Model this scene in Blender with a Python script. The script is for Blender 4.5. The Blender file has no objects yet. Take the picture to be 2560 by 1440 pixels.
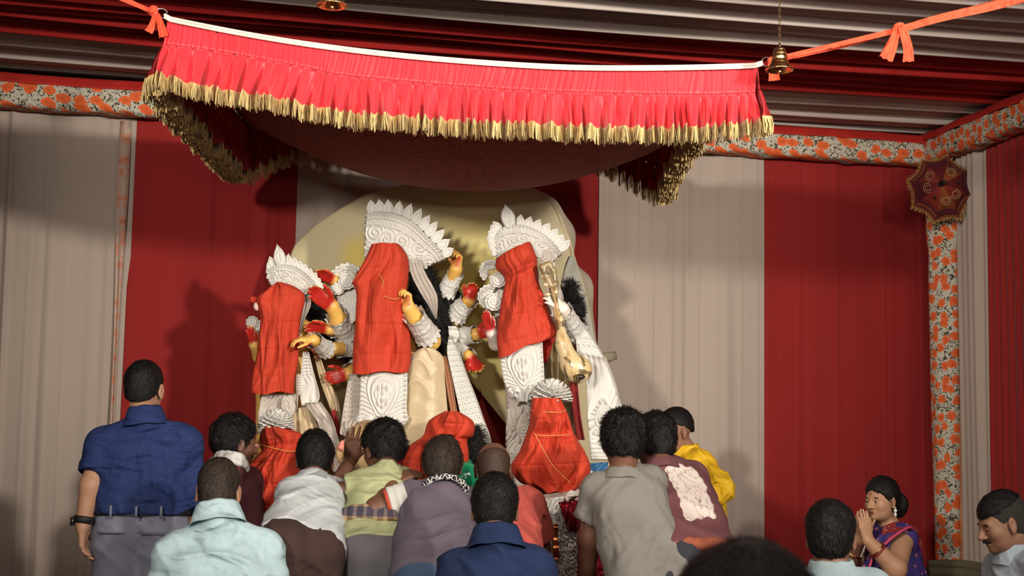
import bpy, math, random
import numpy as np
from mathutils import Vector, Matrix
random.seed(7); RNG = np.random.default_rng(7)
SC = bpy.context.scene
COL = SC.collection
A3 = lambda *p: np.array(p, dtype=float)
def nrm(v):
    v = np.asarray(v, float); return v / (np.linalg.norm(v) + 1e-12)

# ---------------------------------------------------------------- camera
FPX = 3500.0
PITCH = math.atan(372 / FPX); ROLL = 0.017
CF = A3(0, math.cos(PITCH), math.sin(PITCH)); _U = A3(0, -math.sin(PITCH), math.cos(PITCH)); _R = A3(1, 0, 0)
CR = _R * math.cos(ROLL) + _U * math.sin(ROLL); CU = -_R * math.sin(ROLL) + _U * math.cos(ROLL)
CAM = A3(0, 0, 1.84)
cd = bpy.data.cameras.new('camera'); cam = bpy.data.objects.new('camera', cd); COL.objects.link(cam)
cd.sensor_width = 36; cd.lens = FPX / 2560 * 36
m4 = Matrix.Identity(4)
for i in range(3):
    m4[i][0] = CR[i]; m4[i][1] = CU[i]; m4[i][2] = -CF[i]; m4[i][3] = CAM[i]
cam.matrix_world = m4
cd.dof.use_dof = True; cd.dof.focus_distance = 6.9; cd.dof.aperture_fstop = 6.5
cd.clip_start = 0.05
SC.camera = cam

def P(px, py, Y):
    d = CF + (px - 1280) / FPX * CR + (720 - py) / FPX * CU
    return CAM + d * (Y / d[1])
def proj(p):
    v = np.asarray(p) - CAM; w = v @ CF
    return np.stack([1280 + FPX * (v @ CR) / w, 720 - FPX * (v @ CU) / w], -1)

# ---------------------------------------------------------------- world, lamps, exposure
w = bpy.data.worlds.new('world'); SC.world = w; w.use_nodes = True
w.node_tree.nodes['Background'].inputs[0].default_value = (1.0, 0.80, 0.68, 1)
w.node_tree.nodes['Background'].inputs[1].default_value = 0.30
def spot(name, loc, target, energy, size, angle, blend, col=(1, .93, .82)):
    l = bpy.data.lights.new(name, 'SPOT'); l.energy = energy; l.shadow_soft_size = size
    l.spot_size = math.radians(angle); l.spot_blend = blend; l.color = col
    o = bpy.data.objects.new(name, l); COL.objects.link(o); o.location = loc
    o.rotation_euler = (Vector(target) - Vector(loc)).to_track_quat('-Z', 'Y').to_euler()
    return o
spot('flood_or_fill_lamp', (4.2, -0.8, 3.50), (-0.30, 7.0, 3.25), 2450, 0.22, 46, 0.95)
spot('flood_or_fill_lamp', (-2.3, -1.4, 3.40), (0.1, 7.0, 3.2), 1900, 0.22, 46, 0.95)
spot('flood_or_fill_lamp', (0.4, -2.0, 2.55), (0.3, 7.0, 3.75), 260, 0.15, 42, 0.9)  # added low fill, aimed up to brighten the ceiling folds
def area(name, loc, target, energy, sx, sy, col=(1, .93, .84)):
    l = bpy.data.lights.new(name, 'AREA'); l.energy = energy; l.shape = 'RECTANGLE'; l.size = sx; l.size_y = sy; l.color = col
    o = bpy.data.objects.new(name, l); COL.objects.link(o); o.location = loc
    o.rotation_euler = (Vector(target) - Vector(loc)).to_track_quat('-Z', 'Y').to_euler(); return o
area('hall_or_fill_lamp', (0.8, 1.6, 3.85), (0.2, 6.5, 1.2), 60, 3.6, 1.2)
area('hall_or_fill_lamp', (2.0, 3.4, 3.80), (2.3, 7.6, 1.3), 48, 1.4, .8)  # extra fill added to brighten the right-hand corner around the woman
SC.view_settings.view_transform = 'Standard'; SC.view_settings.look = 'None'
SC.view_settings.exposure = 0.0; SC.view_settings.gamma = 1.0; SC.view_settings.use_curve_mapping = False

# ---------------------------------------------------------------- materials
MATS = {}
def sock(n, name): return n.inputs[name]
def M(name, col, rough=.75, col2=None, nscale=6., stretch=(1, 1, 1), bump=0., bscale=80., wr=0., wscale=7., wst=(1, 1, 1),
      metal=0., spec=.3, sheen=0., sss=0., trans=0.):
    if name in MATS: return MATS[name]
    m = bpy.data.materials.new(name); m.use_nodes = True; nt = m.node_tree; N = nt.nodes; L = nt.links
    b = N['Principled BSDF']; tc = N.new('ShaderNodeTexCoord')
    b.inputs['Roughness'].default_value = rough; b.inputs['Metallic'].default_value = metal
    b.inputs['Specular IOR Level'].default_value = spec; b.inputs['Sheen Weight'].default_value = sheen
    if sss:
        b.inputs['Subsurface Weight'].default_value = sss; b.inputs['Subsurface Radius'].default_value = (.01, .004, .002)
    if trans: b.inputs['Transmission Weight'].default_value = trans
    mp = N.new('ShaderNodeMapping'); mp.inputs['Scale'].default_value = stretch; L.new(tc.outputs['Object'], mp.inputs[0])
    c2 = col2 or tuple(c * .82 for c in col)
    nz = N.new('ShaderNodeTexNoise'); nz.inputs['Scale'].default_value = nscale; nz.inputs['Detail'].default_value = 4
    L.new(mp.outputs[0], nz.inputs['Vector'])
    rp = N.new('ShaderNodeValToRGB'); rp.color_ramp.elements[0].position = .35; rp.color_ramp.elements[1].position = .65
    rp.color_ramp.elements[0].color = (*c2, 1); rp.color_ramp.elements[1].color = (*col, 1)
    L.new(nz.outputs[0], rp.inputs[0]); L.new(rp.outputs[0], b.inputs['Base Color'])
    last = None
    if wr:
        mp2 = N.new('ShaderNodeMapping'); mp2.inputs['Scale'].default_value = wst; L.new(tc.outputs['Object'], mp2.inputs[0])
        n2 = N.new('ShaderNodeTexNoise'); n2.inputs['Scale'].default_value = wscale; n2.inputs['Detail'].default_value = 1.6
        n2.inputs['Distortion'].default_value = 1.2
        L.new(mp2.outputs[0], n2.inputs['Vector'])
        bp = N.new('ShaderNodeBump'); bp.inputs['Strength'].default_value = wr; bp.inputs['Distance'].default_value = .05
        L.new(n2.outputs[0], bp.inputs['Height']); last = bp
    if bump:
        n3 = N.new('ShaderNodeTexNoise'); n3.inputs['Scale'].default_value = bscale; n3.inputs['Detail'].default_value = 3
        L.new(mp.outputs[0], n3.inputs['Vector'])
        bp = N.new('ShaderNodeBump'); bp.inputs['Strength'].default_value = bump; bp.inputs['Distance'].default_value = .01
        L.new(n3.outputs[0], bp.inputs['Height'])
        if last: L.new(last.outputs[0], bp.inputs['Normal'])
        last = bp
    if last: L.new(last.outputs[0], b.inputs['Normal'])
    MATS[name] = m; return m
def node_tools(m):
    nt = m.node_tree; return nt.nodes, nt.links, nt.nodes['Principled BSDF']
def ramp(N, stops, interp='LINEAR'):
    r = N.new('ShaderNodeValToRGB'); r.color_ramp.interpolation = interp; e = r.color_ramp.elements
    while len(e) > 1: e.remove(e[-1])
    e[0].position = stops[0][0]; e[0].color = (*stops[0][1], 1)
    for p, c in stops[1:]:
        x = e.new(p); x.color = (*c, 1)
    return r
def mixc(N, L, fac, a, b):
    x = N.new('ShaderNodeMix'); x.data_type = 'RGBA'
    for s, v in ((0, fac), (6, a), (7, b)):
        if hasattr(v, 'links'): L.new(v, x.inputs[s])
        else: x.inputs[s].default_value = v if s == 0 else (*v, 1)
    return x.outputs[2]
def math_n(N, L, op, a, b=0.):
    x = N.new('ShaderNodeMath'); x.operation = op
    for i, v in enumerate((a, b)):
        if hasattr(v, 'links'): L.new(v, x.inputs[i])
        else: x.inputs[i].default_value = v
    return x.outputs[0]
MASKED = set()
def mask_link(m, other, soft=.0, attr='mask'):
    '''second colour of one surface, divided by a signed per-vertex attribute (print, dye, pieced sleeve)'''
    MASKED.add(m.name); N, L, b = node_tools(m); at = N.new('ShaderNodeAttribute'); at.attribute_name = attr
    mr = N.new('ShaderNodeMapRange'); mr.inputs[1].default_value = -soft - 1e-5; mr.inputs[2].default_value = soft + 1e-5; L.new(at.outputs['Fac'], mr.inputs[0])
    L.new(mixc(N, L, mr.outputs[0], b.inputs['Base Color'].links[0].from_socket, other), b.inputs['Base Color']); return m
def set_attr(o, name, vals):
    a = o.data.attributes.get(name) or o.data.attributes.new(name, 'FLOAT', 'POINT'); a.data.foreach_set('value', np.asarray(vals, np.float32))
def floral(name, base, flower, leaf, fs=9., ls=26.):
    """printed cotton: round flowers over small curling leaves"""
    m = M(name, base, .85); N, L, b = node_tools(m)
    tc = N.new('ShaderNodeTexCoord')
    nz = N.new('ShaderNodeTexNoise'); nz.inputs['Scale'].default_value = 30; L.new(tc.outputs['Object'], nz.inputs['Vector'])
    add = N.new('ShaderNodeVectorMath'); add.operation = 'MULTIPLY_ADD'; L.new(nz.outputs['Color'], add.inputs[0])
    add.inputs[1].default_value = (.035,) * 3; L.new(tc.outputs['Object'], add.inputs[2])
    v = N.new('ShaderNodeTexVoronoi'); v.voronoi_dimensions = '2D'; v.inputs['Scale'].default_value = fs; v.inputs['Randomness'].default_value = .75
    sx = N.new('ShaderNodeSeparateXYZ'); L.new(add.outputs[0], sx.inputs[0]); cx = N.new('ShaderNodeCombineXYZ'); L.new(math_n(N, L, 'SUBTRACT', sx.outputs[0], sx.outputs[1]), cx.inputs[0]); L.new(sx.outputs[2], cx.inputs[1]); L.new(cx.outputs[0], v.inputs['Vector'])
    fl = ramp(N, [(0, (1, 1, 1)), (.33, (1, 1, 1)), (.38, (0, 0, 0))]); L.new(v.outputs['Distance'], fl.inputs[0])
    fc = ramp(N, [(0, tuple(c * .75 for c in flower)), (.16, flower), (.3, tuple(min(1, c * 1.15) for c in flower))])
    L.new(v.outputs['Distance'], fc.inputs[0])
    n2 = N.new('ShaderNodeTexNoise'); n2.inputs['Scale'].default_value = ls; n2.inputs['Distortion'].default_value = 2.2
    n2.inputs['Detail'].default_value = 1; L.new(tc.outputs['Object'], n2.inputs['Vector'])
    lf = ramp(N, [(0, (0, 0, 0)), (.555, (0, 0, 0)), (.58, (1, 1, 1))]); L.new(n2.outputs[0], lf.inputs[0])
    c = mixc(N, L, lf.outputs[0], base, leaf)
    c = mixc(N, L, fl.outputs[0], c, fc.outputs[0])
    L.new(c, b.inputs['Base Color']); return m

# ---------------------------------------------------------------- objects
ORG = {}
def tag(o, label=None, cat=None, group=None, kind=None):
    if label: o['label'] = label
    if cat: o['category'] = cat
    if group: o['group'] = group
    if kind: o['kind'] = kind
    return o
def empty(name, loc, label, cat, group=None):
    o = bpy.data.objects.new(name, None); COL.objects.link(o); o.location = [float(x) for x in loc]; o.empty_display_size = .1
    ORG[o] = np.asarray(loc, float); return tag(o, label, cat, group)
def mk(name, V, F, mats, parent=None, fmat=None, smooth=True):
    """one mesh object from world-space vertices and (n,4) or (n,3) faces (or a list of arrays)"""
    V = np.asarray(V, float)
    if not isinstance(F, (list, tuple)): F = [F]
    F = [np.asarray(f, np.int32) for f in F if len(f)]
    org = ORG[parent] if parent is not None else A3((V[:, 0].min() + V[:, 0].max()) / 2, (V[:, 1].min() + V[:, 1].max()) / 2, V[:, 2].min())
    me = bpy.data.meshes.new(name); me.vertices.add(len(V)); me.vertices.foreach_set('co', (V - org).astype(np.float32).ravel())
    nl = sum(f.size for f in F); npoly = sum(len(f) for f in F)
    me.loops.add(nl); me.loops.foreach_set('vertex_index', np.concatenate([f.ravel() for f in F]))
    tot = np.concatenate([np.full(len(f), f.shape[1], np.int32) for f in F]); st = np.concatenate([[0], np.cumsum(tot)[:-1]]).astype(np.int32)
    me.polygons.add(npoly); me.polygons.foreach_set('loop_start', st); me.polygons.foreach_set('loop_total', tot)
    if not isinstance(mats, (list, tuple)): mats = [mats]
    for mm in mats: me.materials.append(mm)
    if fmat is not None: me.polygons.foreach_set('material_index', np.asarray(fmat, np.int32))
    if smooth: me.polygons.foreach_set('use_smooth', np.ones(npoly, bool))
    me.update(calc_edges=True); me.validate()
    o = bpy.data.objects.new(name, me); COL.objects.link(o)
    if any(mm.name in MASKED for mm in mats): set_attr(o, 'mask', np.full(len(me.vertices), -999.))
    if parent is not None: o.parent = parent; ORG[o] = org
    else: o.location = org; ORG[o] = org
    return o
def join(*parts):
    Vs, Fs, n = [], {}, 0
    for V, F in parts:
        for f in (F if isinstance(F, list) else [F]):
            f = np.asarray(f)
            if len(f): Fs.setdefault(f.shape[1], []).append(f + n)
        Vs.append(V); n += len(V)
    return np.concatenate(Vs), [np.concatenate(v) for v in Fs.values()]
def grid_geo(G, thick=None, closed=False):
    """G (nu,nv,3): quads with +normal by (u x v); thick: (3,) or (nu,nv,3) offset of a back sheet"""
    nu, nv = G.shape[:2]; idx = np.arange(nu * nv).reshape(nu, nv)
    def quads(ix, flip=False):
        q = np.stack([ix[:-1, :-1], ix[1:, :-1], ix[1:, 1:], ix[:-1, 1:]], -1).reshape(-1, 4)
        return q[:, ::-1] if flip else q
    if closed: idx = np.concatenate([idx, idx[:1]], 0)
    V = G.reshape(-1, 3); F = [quads(idx)]
    if thick is not None:
        B = (G + thick).reshape(-1, 3); k = nu * nv; F.append(quads(idx + k, True))
        rims = [idx[:, 0], idx[:, -1][::-1]] + ([] if closed else [idx[0][::-1], idx[-1]])
        for r in rims: F.append(np.stack([r[1:], r[:-1], r[:-1] + k, r[1:] + k], -1))
        V = np.concatenate([V, B])
    return V, np.concatenate(F)
def resample(pts, n, smooth=False):
    p = np.asarray(pts, float); d = np.concatenate([[0], np.cumsum(np.linalg.norm(np.diff(p, axis=0), axis=1))]); d /= d[-1]
    t = np.linspace(0, 1, n)
    if smooth and len(p) > 2:
        # Catmull-Rom through the points
        seg = np.clip(np.searchsorted(d, t, side='right') - 1, 0, len(p) - 2); s = (t - d[seg]) / (d[seg + 1] - d[seg])
        p0 = p[np.clip(seg - 1, 0, len(p) - 1)]; p1 = p[seg]; p2 = p[seg + 1]; p3 = p[np.clip(seg + 2, 0, len(p) - 1)]; s = s[:, None]
        return .5 * (2 * p1 + (p2 - p0) * s + (2 * p0 - 5 * p1 + 4 * p2 - p3) * s ** 2 + (3 * p1 - p0 - 3 * p2 + p3) * s ** 3)
    return np.stack([np.interp(t, d, p[:, k]) for k in range(p.shape[1])], -1)
def px3(pts, Y):
    return [P(q[0], q[1], q[2] if len(q) > 2 else Y) for q in pts]
def strip_pts(A, B, Y, nu, nv, smooth=True):
    a = resample(px3(A, Y), nu, smooth)[:, None]; b = resample(px3(B, Y), nu, smooth)[:, None]
    v = np.linspace(0, 1, nv)[None, :, None]; return a * (1 - v) + b * v
def UVg(nu, nv): return np.meshgrid(np.linspace(0, 1, nu), np.linspace(0, 1, nv), indexing='ij')
def grid_normals(G):
    du = np.gradient(G, axis=0); dv = np.gradient(G, axis=1); n = np.cross(du, dv); n /= np.linalg.norm(n, axis=-1, keepdims=True) + 1e-12
    n[n[..., 1] > 0] *= -1
    return n
def orient(V, F):
    """make the first sheet face the camera side (-Y)"""
    q = F[0]; n = np.cross(V[q[1]] - V[q[0]], V[q[2]] - V[q[0]]); mid = F[:max(1, len(F) // 3)]
    nn = np.cross(V[mid[:, 1]] - V[mid[:, 0]], V[mid[:, 2]] - V[mid[:, 0]]).sum(0)
    return F[:, ::-1] if nn[1] > 0 else F
def strip(name, A, B, Y, nu, nv, h, mat, parent=None, thick=.008, smooth=True, bulge=None):
    G = strip_pts(A, B, Y, nu, nv, smooth); U, V = UVg(nu, nv)
    if bulge is not None: G = G + np.stack([0 * U, -bulge(U, V), 0 * U], -1)
    if h is not None: G = G + grid_normals(G) * (h(U, V) * (1.5 if mat.name.endswith('pith') else 1.))[..., None]
    Vv, F = grid_geo(G, A3(0, thick, 0)); F = orient(Vv, F)
    return mk(name, Vv, F, mat, parent)
def tube_geo(pts, r, n=8, closed=False, cap=True):
    p = np.asarray(pts, float); k = len(p); r = np.broadcast_to(np.asarray(r, float), (k,))
    t = np.gradient(p, axis=0); t /= np.linalg.norm(t, axis=1, keepdims=True) + 1e-12
    a = np.cross(t[0], A3(0, 0, 1) if abs(t[0][2]) < .9 else A3(1, 0, 0)); G = []
    for i in range(k):
        a = a - t[i] * (a @ t[i]); a = nrm(a); b = np.cross(t[i], a); th = np.linspace(0, 2 * np.pi, n, endpoint=False)
        G.append(p[i] + r[i] * (np.cos(th)[:, None] * a + np.sin(th)[:, None] * b))
    G = np.array(G).transpose(1, 0, 2); V, F = grid_geo(G, closed=True)
    parts = [(V, F[:, ::-1])]
    if cap:
        ix = np.arange(n * k).reshape(n, k)
        V2 = np.concatenate([V, p[:1], p[-1:]]); s = ix[:, 0]; e = ix[:, -1]
        tr = np.concatenate([np.stack([s, np.roll(s, -1), np.full(n, n * k)], -1)[:, ::-1], np.stack([e, np.roll(e, -1), np.full(n, n * k + 1)], -1)])
        return V2, [F, tr[:, ::-1]]
    return V, [F]
def sphere_geo(c, r, nu=10, nv=7, R=None):
    u = np.linspace(0, 2 * np.pi, nu, endpoint=False); v = np.linspace(0.001, np.pi - .001, nv); U, V = np.meshgrid(u, v, indexing='ij')
    q = np.stack([np.cos(U) * np.sin(V), np.sin(U) * np.sin(V), np.cos(V)], -1) * np.asarray(r, float)
    if R is not None: q = q @ np.asarray(R).T
    Vv, F = grid_geo(q + c, closed=True); return Vv, [F[:, ::-1]]
def box_geo(c, s, R=None):
    v = np.array([[x, y, z] for x in (-.5, .5) for y in (-.5, .5) for z in (-.5, .5)]) * np.asarray(s)
    if R is not None: v = v @ np.asarray(R).T
    return v + c, [np.array([[0, 1, 3, 2], [4, 6, 7, 5], [0, 4, 5, 1], [2, 3, 7, 6], [0, 2, 6, 4], [1, 5, 7, 3]])]

# ---------------------------------------------------------------- noise, relief
class Sines:
    def __init__(s, seed, f0=1., n=18):
        g = np.random.default_rng(seed); d = g.normal(size=(n, 3)); d /= np.linalg.norm(d, axis=1, keepdims=True)
        s.k = d * (f0 * g.uniform(.6, 1.9, n))[:, None]; s.ph = g.uniform(0, 6.28, n)
    def __call__(s, p):
        o = 0
        for k, ph in zip(s.k, s.ph): o = o + np.sin(p @ k + ph)
        return o / math.sqrt(len(s.ph)) * 1.0
def scroll(U, V, nx, ny, seed=0, turns=2.2):
    """carved scrollwork: spirals around jittered centres"""
    g = np.random.default_rng(seed); best = np.full(U.shape, 9.); h = np.zeros(U.shape)
    for i in range(nx):
        for j in range(ny):
            cx = i + .5 + g.uniform(-.25, .25); cy = j + .5 + g.uniform(-.25, .25); sg = 1 if (i + j) % 2 else -1
            dx = U * nx - cx; dy = V * ny - cy; r = np.hypot(dx, dy); a = np.arctan2(dy, dx)
            hh = (.5 + .5 * np.cos(2 * np.pi * turns * r * 1.6 + sg * a)) * np.clip(1.1 - r, 0.25, 1)
            mk_ = r < best; h = np.where(mk_, hh, h); best = np.minimum(best, r)
    return h
def beads(U, V, nx, ny):
    x = (U * nx) % 1 - .5; y = (V * ny) % 1 - .5; return np.sqrt(np.clip(1 - (x * x + y * y) / .17, 0, 1))
def ridge(x, c, w_): return np.exp(-((x - c) / w_) ** 2)
def band(x, a, b): return ((x > a) & (x < b)).astype(float)
def net(U, V, nx, ny):
    x = (U * nx) % 1 - .5; y = (V * ny) % 1 - .5
    return np.maximum(ridge(np.maximum(np.abs(x), np.abs(y)), .5, .07) * .75, 1.1 * np.sqrt(np.clip(1 - (x * x + y * y) / .085, 0, 1)))
def lines(t): return (1 - np.abs(2 * (t % 1) - 1)) ** .7
def paisley(U, V, cu, cv, ru, rv, n=3.5, bend=.5):
    '''concentric leaf / teardrop boss: height and radius field'''
    y = (U - cu) / ru; x = (V - cv) / rv; t = x * 1.05 / (1.0 - bend * np.clip(y, -1.2, 1.2)); r = np.sqrt(t * t + y * y); return lines(r * n) * .6 + np.clip(1 - r * r, 0, 1) * .6, r
def flow(U, V, n, seed):
    '''leafy carved lines that sweep along the panel'''
    g = np.random.default_rng(seed); a, b_, c = g.uniform(2, 4), g.uniform(4, 7), g.uniform(0, 6); w_ = V + .22 * np.sin(U * b_ + c) + .10 * np.sin(U * b_ * 2.3 + V * a + c); return lines(w_ * n + .3 * np.sin(U * 9 + c)) * (.6 + .4 * np.sin(U * b_ * 1.6 + V * 5 + c))
def edge(U, V, w_=.05): return ridge(np.minimum(np.minimum(U, 1 - U), np.minimum(V, 1 - V)), 0, w_)
# ---------------------------------------------------------------- signed-distance modelling (continuous bodies)
def smin(a, b, k):
    if k <= 0: return np.minimum(a, b)
    h = np.clip(.5 + .5 * (b - a) / k, 0, 1); return b + (a - b) * h - k * h * (1 - h)
class SDF:
    def __init__(s): s.ops = []
    def cone(s, a, b, ra, rb=None, k=.02, sub=False):
        s.ops.append(('cone', np.asarray(a, float), np.asarray(b, float), ra, ra if rb is None else rb, k, sub)); return s
    def chain(s, pts, rs, k=.02):
        for i in range(len(pts) - 1): s.cone(pts[i], pts[i + 1], rs[i], rs[i + 1], k)
        return s
    def ell(s, c, r, R=None, k=.02, sub=False):
        s.ops.append(('ell', np.asarray(c, float), np.asarray(r, float), None if R is None else np.asarray(R, float), k, sub)); return s
    def group(s, sub, k=.02): s.ops.append(('grp', sub, k)); return s
    def cut(s, c, n, r):
        '''flat cut of whatever lies beyond c along n, inside a ball'''
        s.ops.append(('cut', np.asarray(c, float), nrm(n), r)); return s
    def all_ops(s):
        for o in s.ops:
            if o[0] == 'grp': yield from o[1].all_ops()
            else: yield o
    def plane(s, c, n, k=.012): s.ops.append(('plane', np.asarray(c, float), nrm(n), k)); return s
    def disp(s, f): s.ops.append(('disp', f)); return s
    def bounds(s, o):
        if o[0] == 'cone':
            r = max(o[3], o[4]); return np.minimum(o[1], o[2]) - r, np.maximum(o[1], o[2]) + r
        r = max(o[2]) if o[3] is not None else o[2]; return o[1] - r, o[1] + r
    def geo(s, h, fine=(), pad=.03):
        add = [s.bounds(o) for o in s.all_ops() if o[0] in ('cone', 'ell') and not o[-1]]
        lo = np.min([a for a, _ in add], 0) - pad; hi = np.max([b for _, b in add], 0) + pad
        axs = []
        for d in range(3):
            xs = [lo[d]]
            while xs[-1] < hi[d]:
                st = h
                for fl, fh, fs in fine:
                    if fl[d] - h <= xs[-1] <= fh[d]: st = min(st, fs)
                xs.append(xs[-1] + st)
            axs.append(np.array(xs))
        D = s.field(axs, h); return surface_nets(D, *axs)
    def field(s, axs, h):
        X, Y, Z = axs; D = np.full((len(X), len(Y), len(Z)), .08, np.float32)
        for o in s.ops:
            if o[0] in ('cone', 'ell'):
                l, u = s.bounds(o); k = o[5] if o[0] == 'cone' else o[4]; mg = k + 2.5 * h + .012
                sl = tuple(slice(max(0, np.searchsorted(axs[d], l[d] - mg)), np.searchsorted(axs[d], u[d] + mg)) for d in range(3))
                x = X[sl[0]][:, None, None]; y = Y[sl[1]][None, :, None]; z = Z[sl[2]][None, None, :]
                if x.size == 0 or y.size == 0 or z.size == 0: continue
                if o[0] == 'cone':
                    a, b = o[1], o[2]; ba = b - a; L2 = ba @ ba + 1e-12
                    t = np.clip(((x - a[0]) * ba[0] + (y - a[1]) * ba[1] + (z - a[2]) * ba[2]) / L2, 0, 1)
                    d_ = np.sqrt((x - a[0] - t * ba[0]) ** 2 + (y - a[1] - t * ba[1]) ** 2 + (z - a[2] - t * ba[2]) ** 2) - (o[3] + (o[4] - o[3]) * t)
                else:
                    qx, qy, qz = x - o[1][0], y - o[1][1], z - o[1][2]
                    if o[3] is not None:
                        R = o[3]; qx, qy, qz = (qx * R[0, i] + qy * R[1, i] + qz * R[2, i] for i in range(3))
                    r = o[2]; k0 = np.sqrt((qx / r[0]) ** 2 + (qy / r[1]) ** 2 + (qz / r[2]) ** 2)
                    k1 = np.sqrt((qx / r[0] ** 2) ** 2 + (qy / r[1] ** 2) ** 2 + (qz / r[2] ** 2) ** 2) + 1e-9; d_ = k0 * (k0 - 1) / k1
                if o[-1]: D[sl] = -smin(-D[sl], d_, k)
                else: D[sl] = smin(D[sl], np.minimum(d_, .08), k)
            elif o[0] == 'grp': D = smin(D, o[1].field(axs, h), o[2])
            elif o[0] == 'cut':
                c, n, r = o[1:]; q = c + n * r * .8; sl = tuple(slice(max(0, np.searchsorted(axs[d], q[d] - r - .03)), np.searchsorted(axs[d], q[d] + r + .03)) for d in range(3))
                x = X[sl[0]][:, None, None]; y = Y[sl[1]][None, :, None]; z = Z[sl[2]][None, None, :]
                if x.size == 0 or y.size == 0 or z.size == 0: continue
                reg = np.maximum(-((x - c[0]) * n[0] + (y - c[1]) * n[1] + (z - c[2]) * n[2]), np.sqrt((x - q[0]) ** 2 + (y - q[1]) ** 2 + (z - q[2]) ** 2) - r); D[sl] = -smin(-D[sl], reg, .010)
            elif o[0] == 'plane':
                c, n, k = o[1:]
                d_ = (X[:, None, None] - c[0]) * n[0] + (Y[None, :, None] - c[1]) * n[1] + (Z[None, None, :] - c[2]) * n[2]
                D = -smin(-D, -d_.astype(np.float32), k)
            else:
                I = np.nonzero(np.abs(D) < .05); pts = np.stack([X[I[0]], Y[I[1]], Z[I[2]]], -1); D[I] += o[1](pts)
        return D
    def mesh(s, name, h, mats, parent=None, fine=(), fmat=None):
        V, F = s.geo(h, fine)
        if len(F) == 0: return None
        fm = None if fmat is None else fmat(V, F)
        return mk(name, V, F, mats, parent, fm)
def surface_nets(D, X, Y, Z):
    D[0] = D[-1] = .08; D[:, 0] = D[:, -1] = .08; D[:, :, 0] = D[:, :, -1] = .08
    ins = D < 0; n = D.shape
    cnt = np.zeros((n[0] - 1, n[1] - 1, n[2] - 1), np.int8)
    for i in (0, 1):
        for j in (0, 1):
            for k in (0, 1): cnt += ins[i:n[0] - 1 + i, j:n[1] - 1 + j, k:n[2] - 1 + k]
    I, J, K = np.nonzero((cnt > 0) & (cnt < 8)); vid = np.full(cnt.shape, -1, np.int32); vid[I, J, K] = np.arange(len(I))
    acc = np.zeros((len(I), 3)); num = np.zeros(len(I)); cs = [(i, j, k) for i in (0, 1) for j in (0, 1) for k in (0, 1)]
    for a in cs:
        for ax in range(3):
            if a[ax] == 1: continue
            b = list(a); b[ax] = 1
            da = D[I + a[0], J + a[1], K + a[2]]; db = D[I + b[0], J + b[1], K + b[2]]; m = (da < 0) != (db < 0)
            t = np.where(m, da / np.where(m, da - db, 1), 0)
            pa = np.stack([X[I + a[0]], Y[J + a[1]], Z[K + a[2]]], -1); pb = np.stack([X[I + b[0]], Y[J + b[1]], Z[K + b[2]]], -1)
            acc += np.where(m[:, None], pa + (pb - pa) * t[:, None], 0); num += m
    V = acc / num[:, None]; F = []
    s = ins
    e = np.nonzero(s[:-1, 1:-1, 1:-1] != s[1:, 1:-1, 1:-1]); i, j, k = e[0], e[1] + 1, e[2] + 1
    q = np.stack([vid[i, j - 1, k - 1], vid[i, j, k - 1], vid[i, j, k], vid[i, j - 1, k]], -1); fl = ~s[i, j, k]; q[fl] = q[fl][:, ::-1]; F.append(q)
    e = np.nonzero(s[1:-1, :-1, 1:-1] != s[1:-1, 1:, 1:-1]); i, j, k = e[0] + 1, e[1], e[2] + 1
    q = np.stack([vid[i - 1, j, k - 1], vid[i - 1, j, k], vid[i, j, k], vid[i, j, k - 1]], -1); fl = ~s[i, j, k]; q[fl] = q[fl][:, ::-1]; F.append(q)
    e = np.nonzero(s[1:-1, 1:-1, :-1] != s[1:-1, 1:-1, 1:]); i, j, k = e[0] + 1, e[1] + 1, e[2]
    q = np.stack([vid[i - 1, j - 1, k], vid[i, j - 1, k], vid[i, j, k], vid[i - 1, j, k]], -1); fl = ~s[i, j, k]; q[fl] = q[fl][:, ::-1]; F.append(q)
    F = np.concatenate(F) if F else np.zeros((0, 4), np.int32)
    return V, F[(F >= 0).all(1)]

# ---------------------------------------------------------------- figures
def frame(face, up=(0, 0, 1)):
    f = nrm(face); r = nrm(np.cross(f, up)); u = np.cross(r, f); return np.stack([r, f, u], 1)      # columns: right, face, up
def head_ops(S, c, R, s=1., fat=0., bare=True):
    g = lambda x, y, z: c + R @ (A3(x, y, z) * s)
    e = lambda p, r, k=.02, sub=False, RR=None: S.ell(g(*p), A3(*r) * s, R if RR is None else RR, k * s, sub)
    e((0, -.012, .030), (.073, .094, .085), .02)
    e((0, .026, -.030), (.062 + fat, .064, .080), .03)
    e((0, .034, -.072), (.046 + fat, .046, .036), .025)
    for q in (-1, 1): e((q * .036, .058, -.026), (.024 + fat * .5, .024, .024), .02)
    e((0, .074, -.090), (.018, .017, .015), .02)
    e((0, .074, .016), (.046, .014, .012), .02)
    S.cone(g(0, .086, .006), g(0, .110, -.030), .0085 * s, .0125 * s, .012 * s)
    for q in (-1, 1):
        e((q * .013, .097, -.034), (.009, .010, .008), .008)
        e((q * .031, .096, -.001), (.019, .014, .0115), .010, True)
    e((0, .087, -.058), (.023, .010, .0055), .006); e((0, .086, -.069), (.020, .010, .0065), .006)
    e((0, .100, -.0635), (.022, .008, .0016), .003, True)
    for q in (-1, 1):
        RR = R @ np.array(Matrix.Rotation(q * -.35, 3, 'Z'))
        e((q * .079, -.006, -.008), (.007, .020, .031), .008, False, RR)
        e((q * .078, .000, -.036), (.006, .010, .010), .008)
        e((q * .0865, -.002, -.006), (.005, .010, .018), .004, True, RR)
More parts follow.
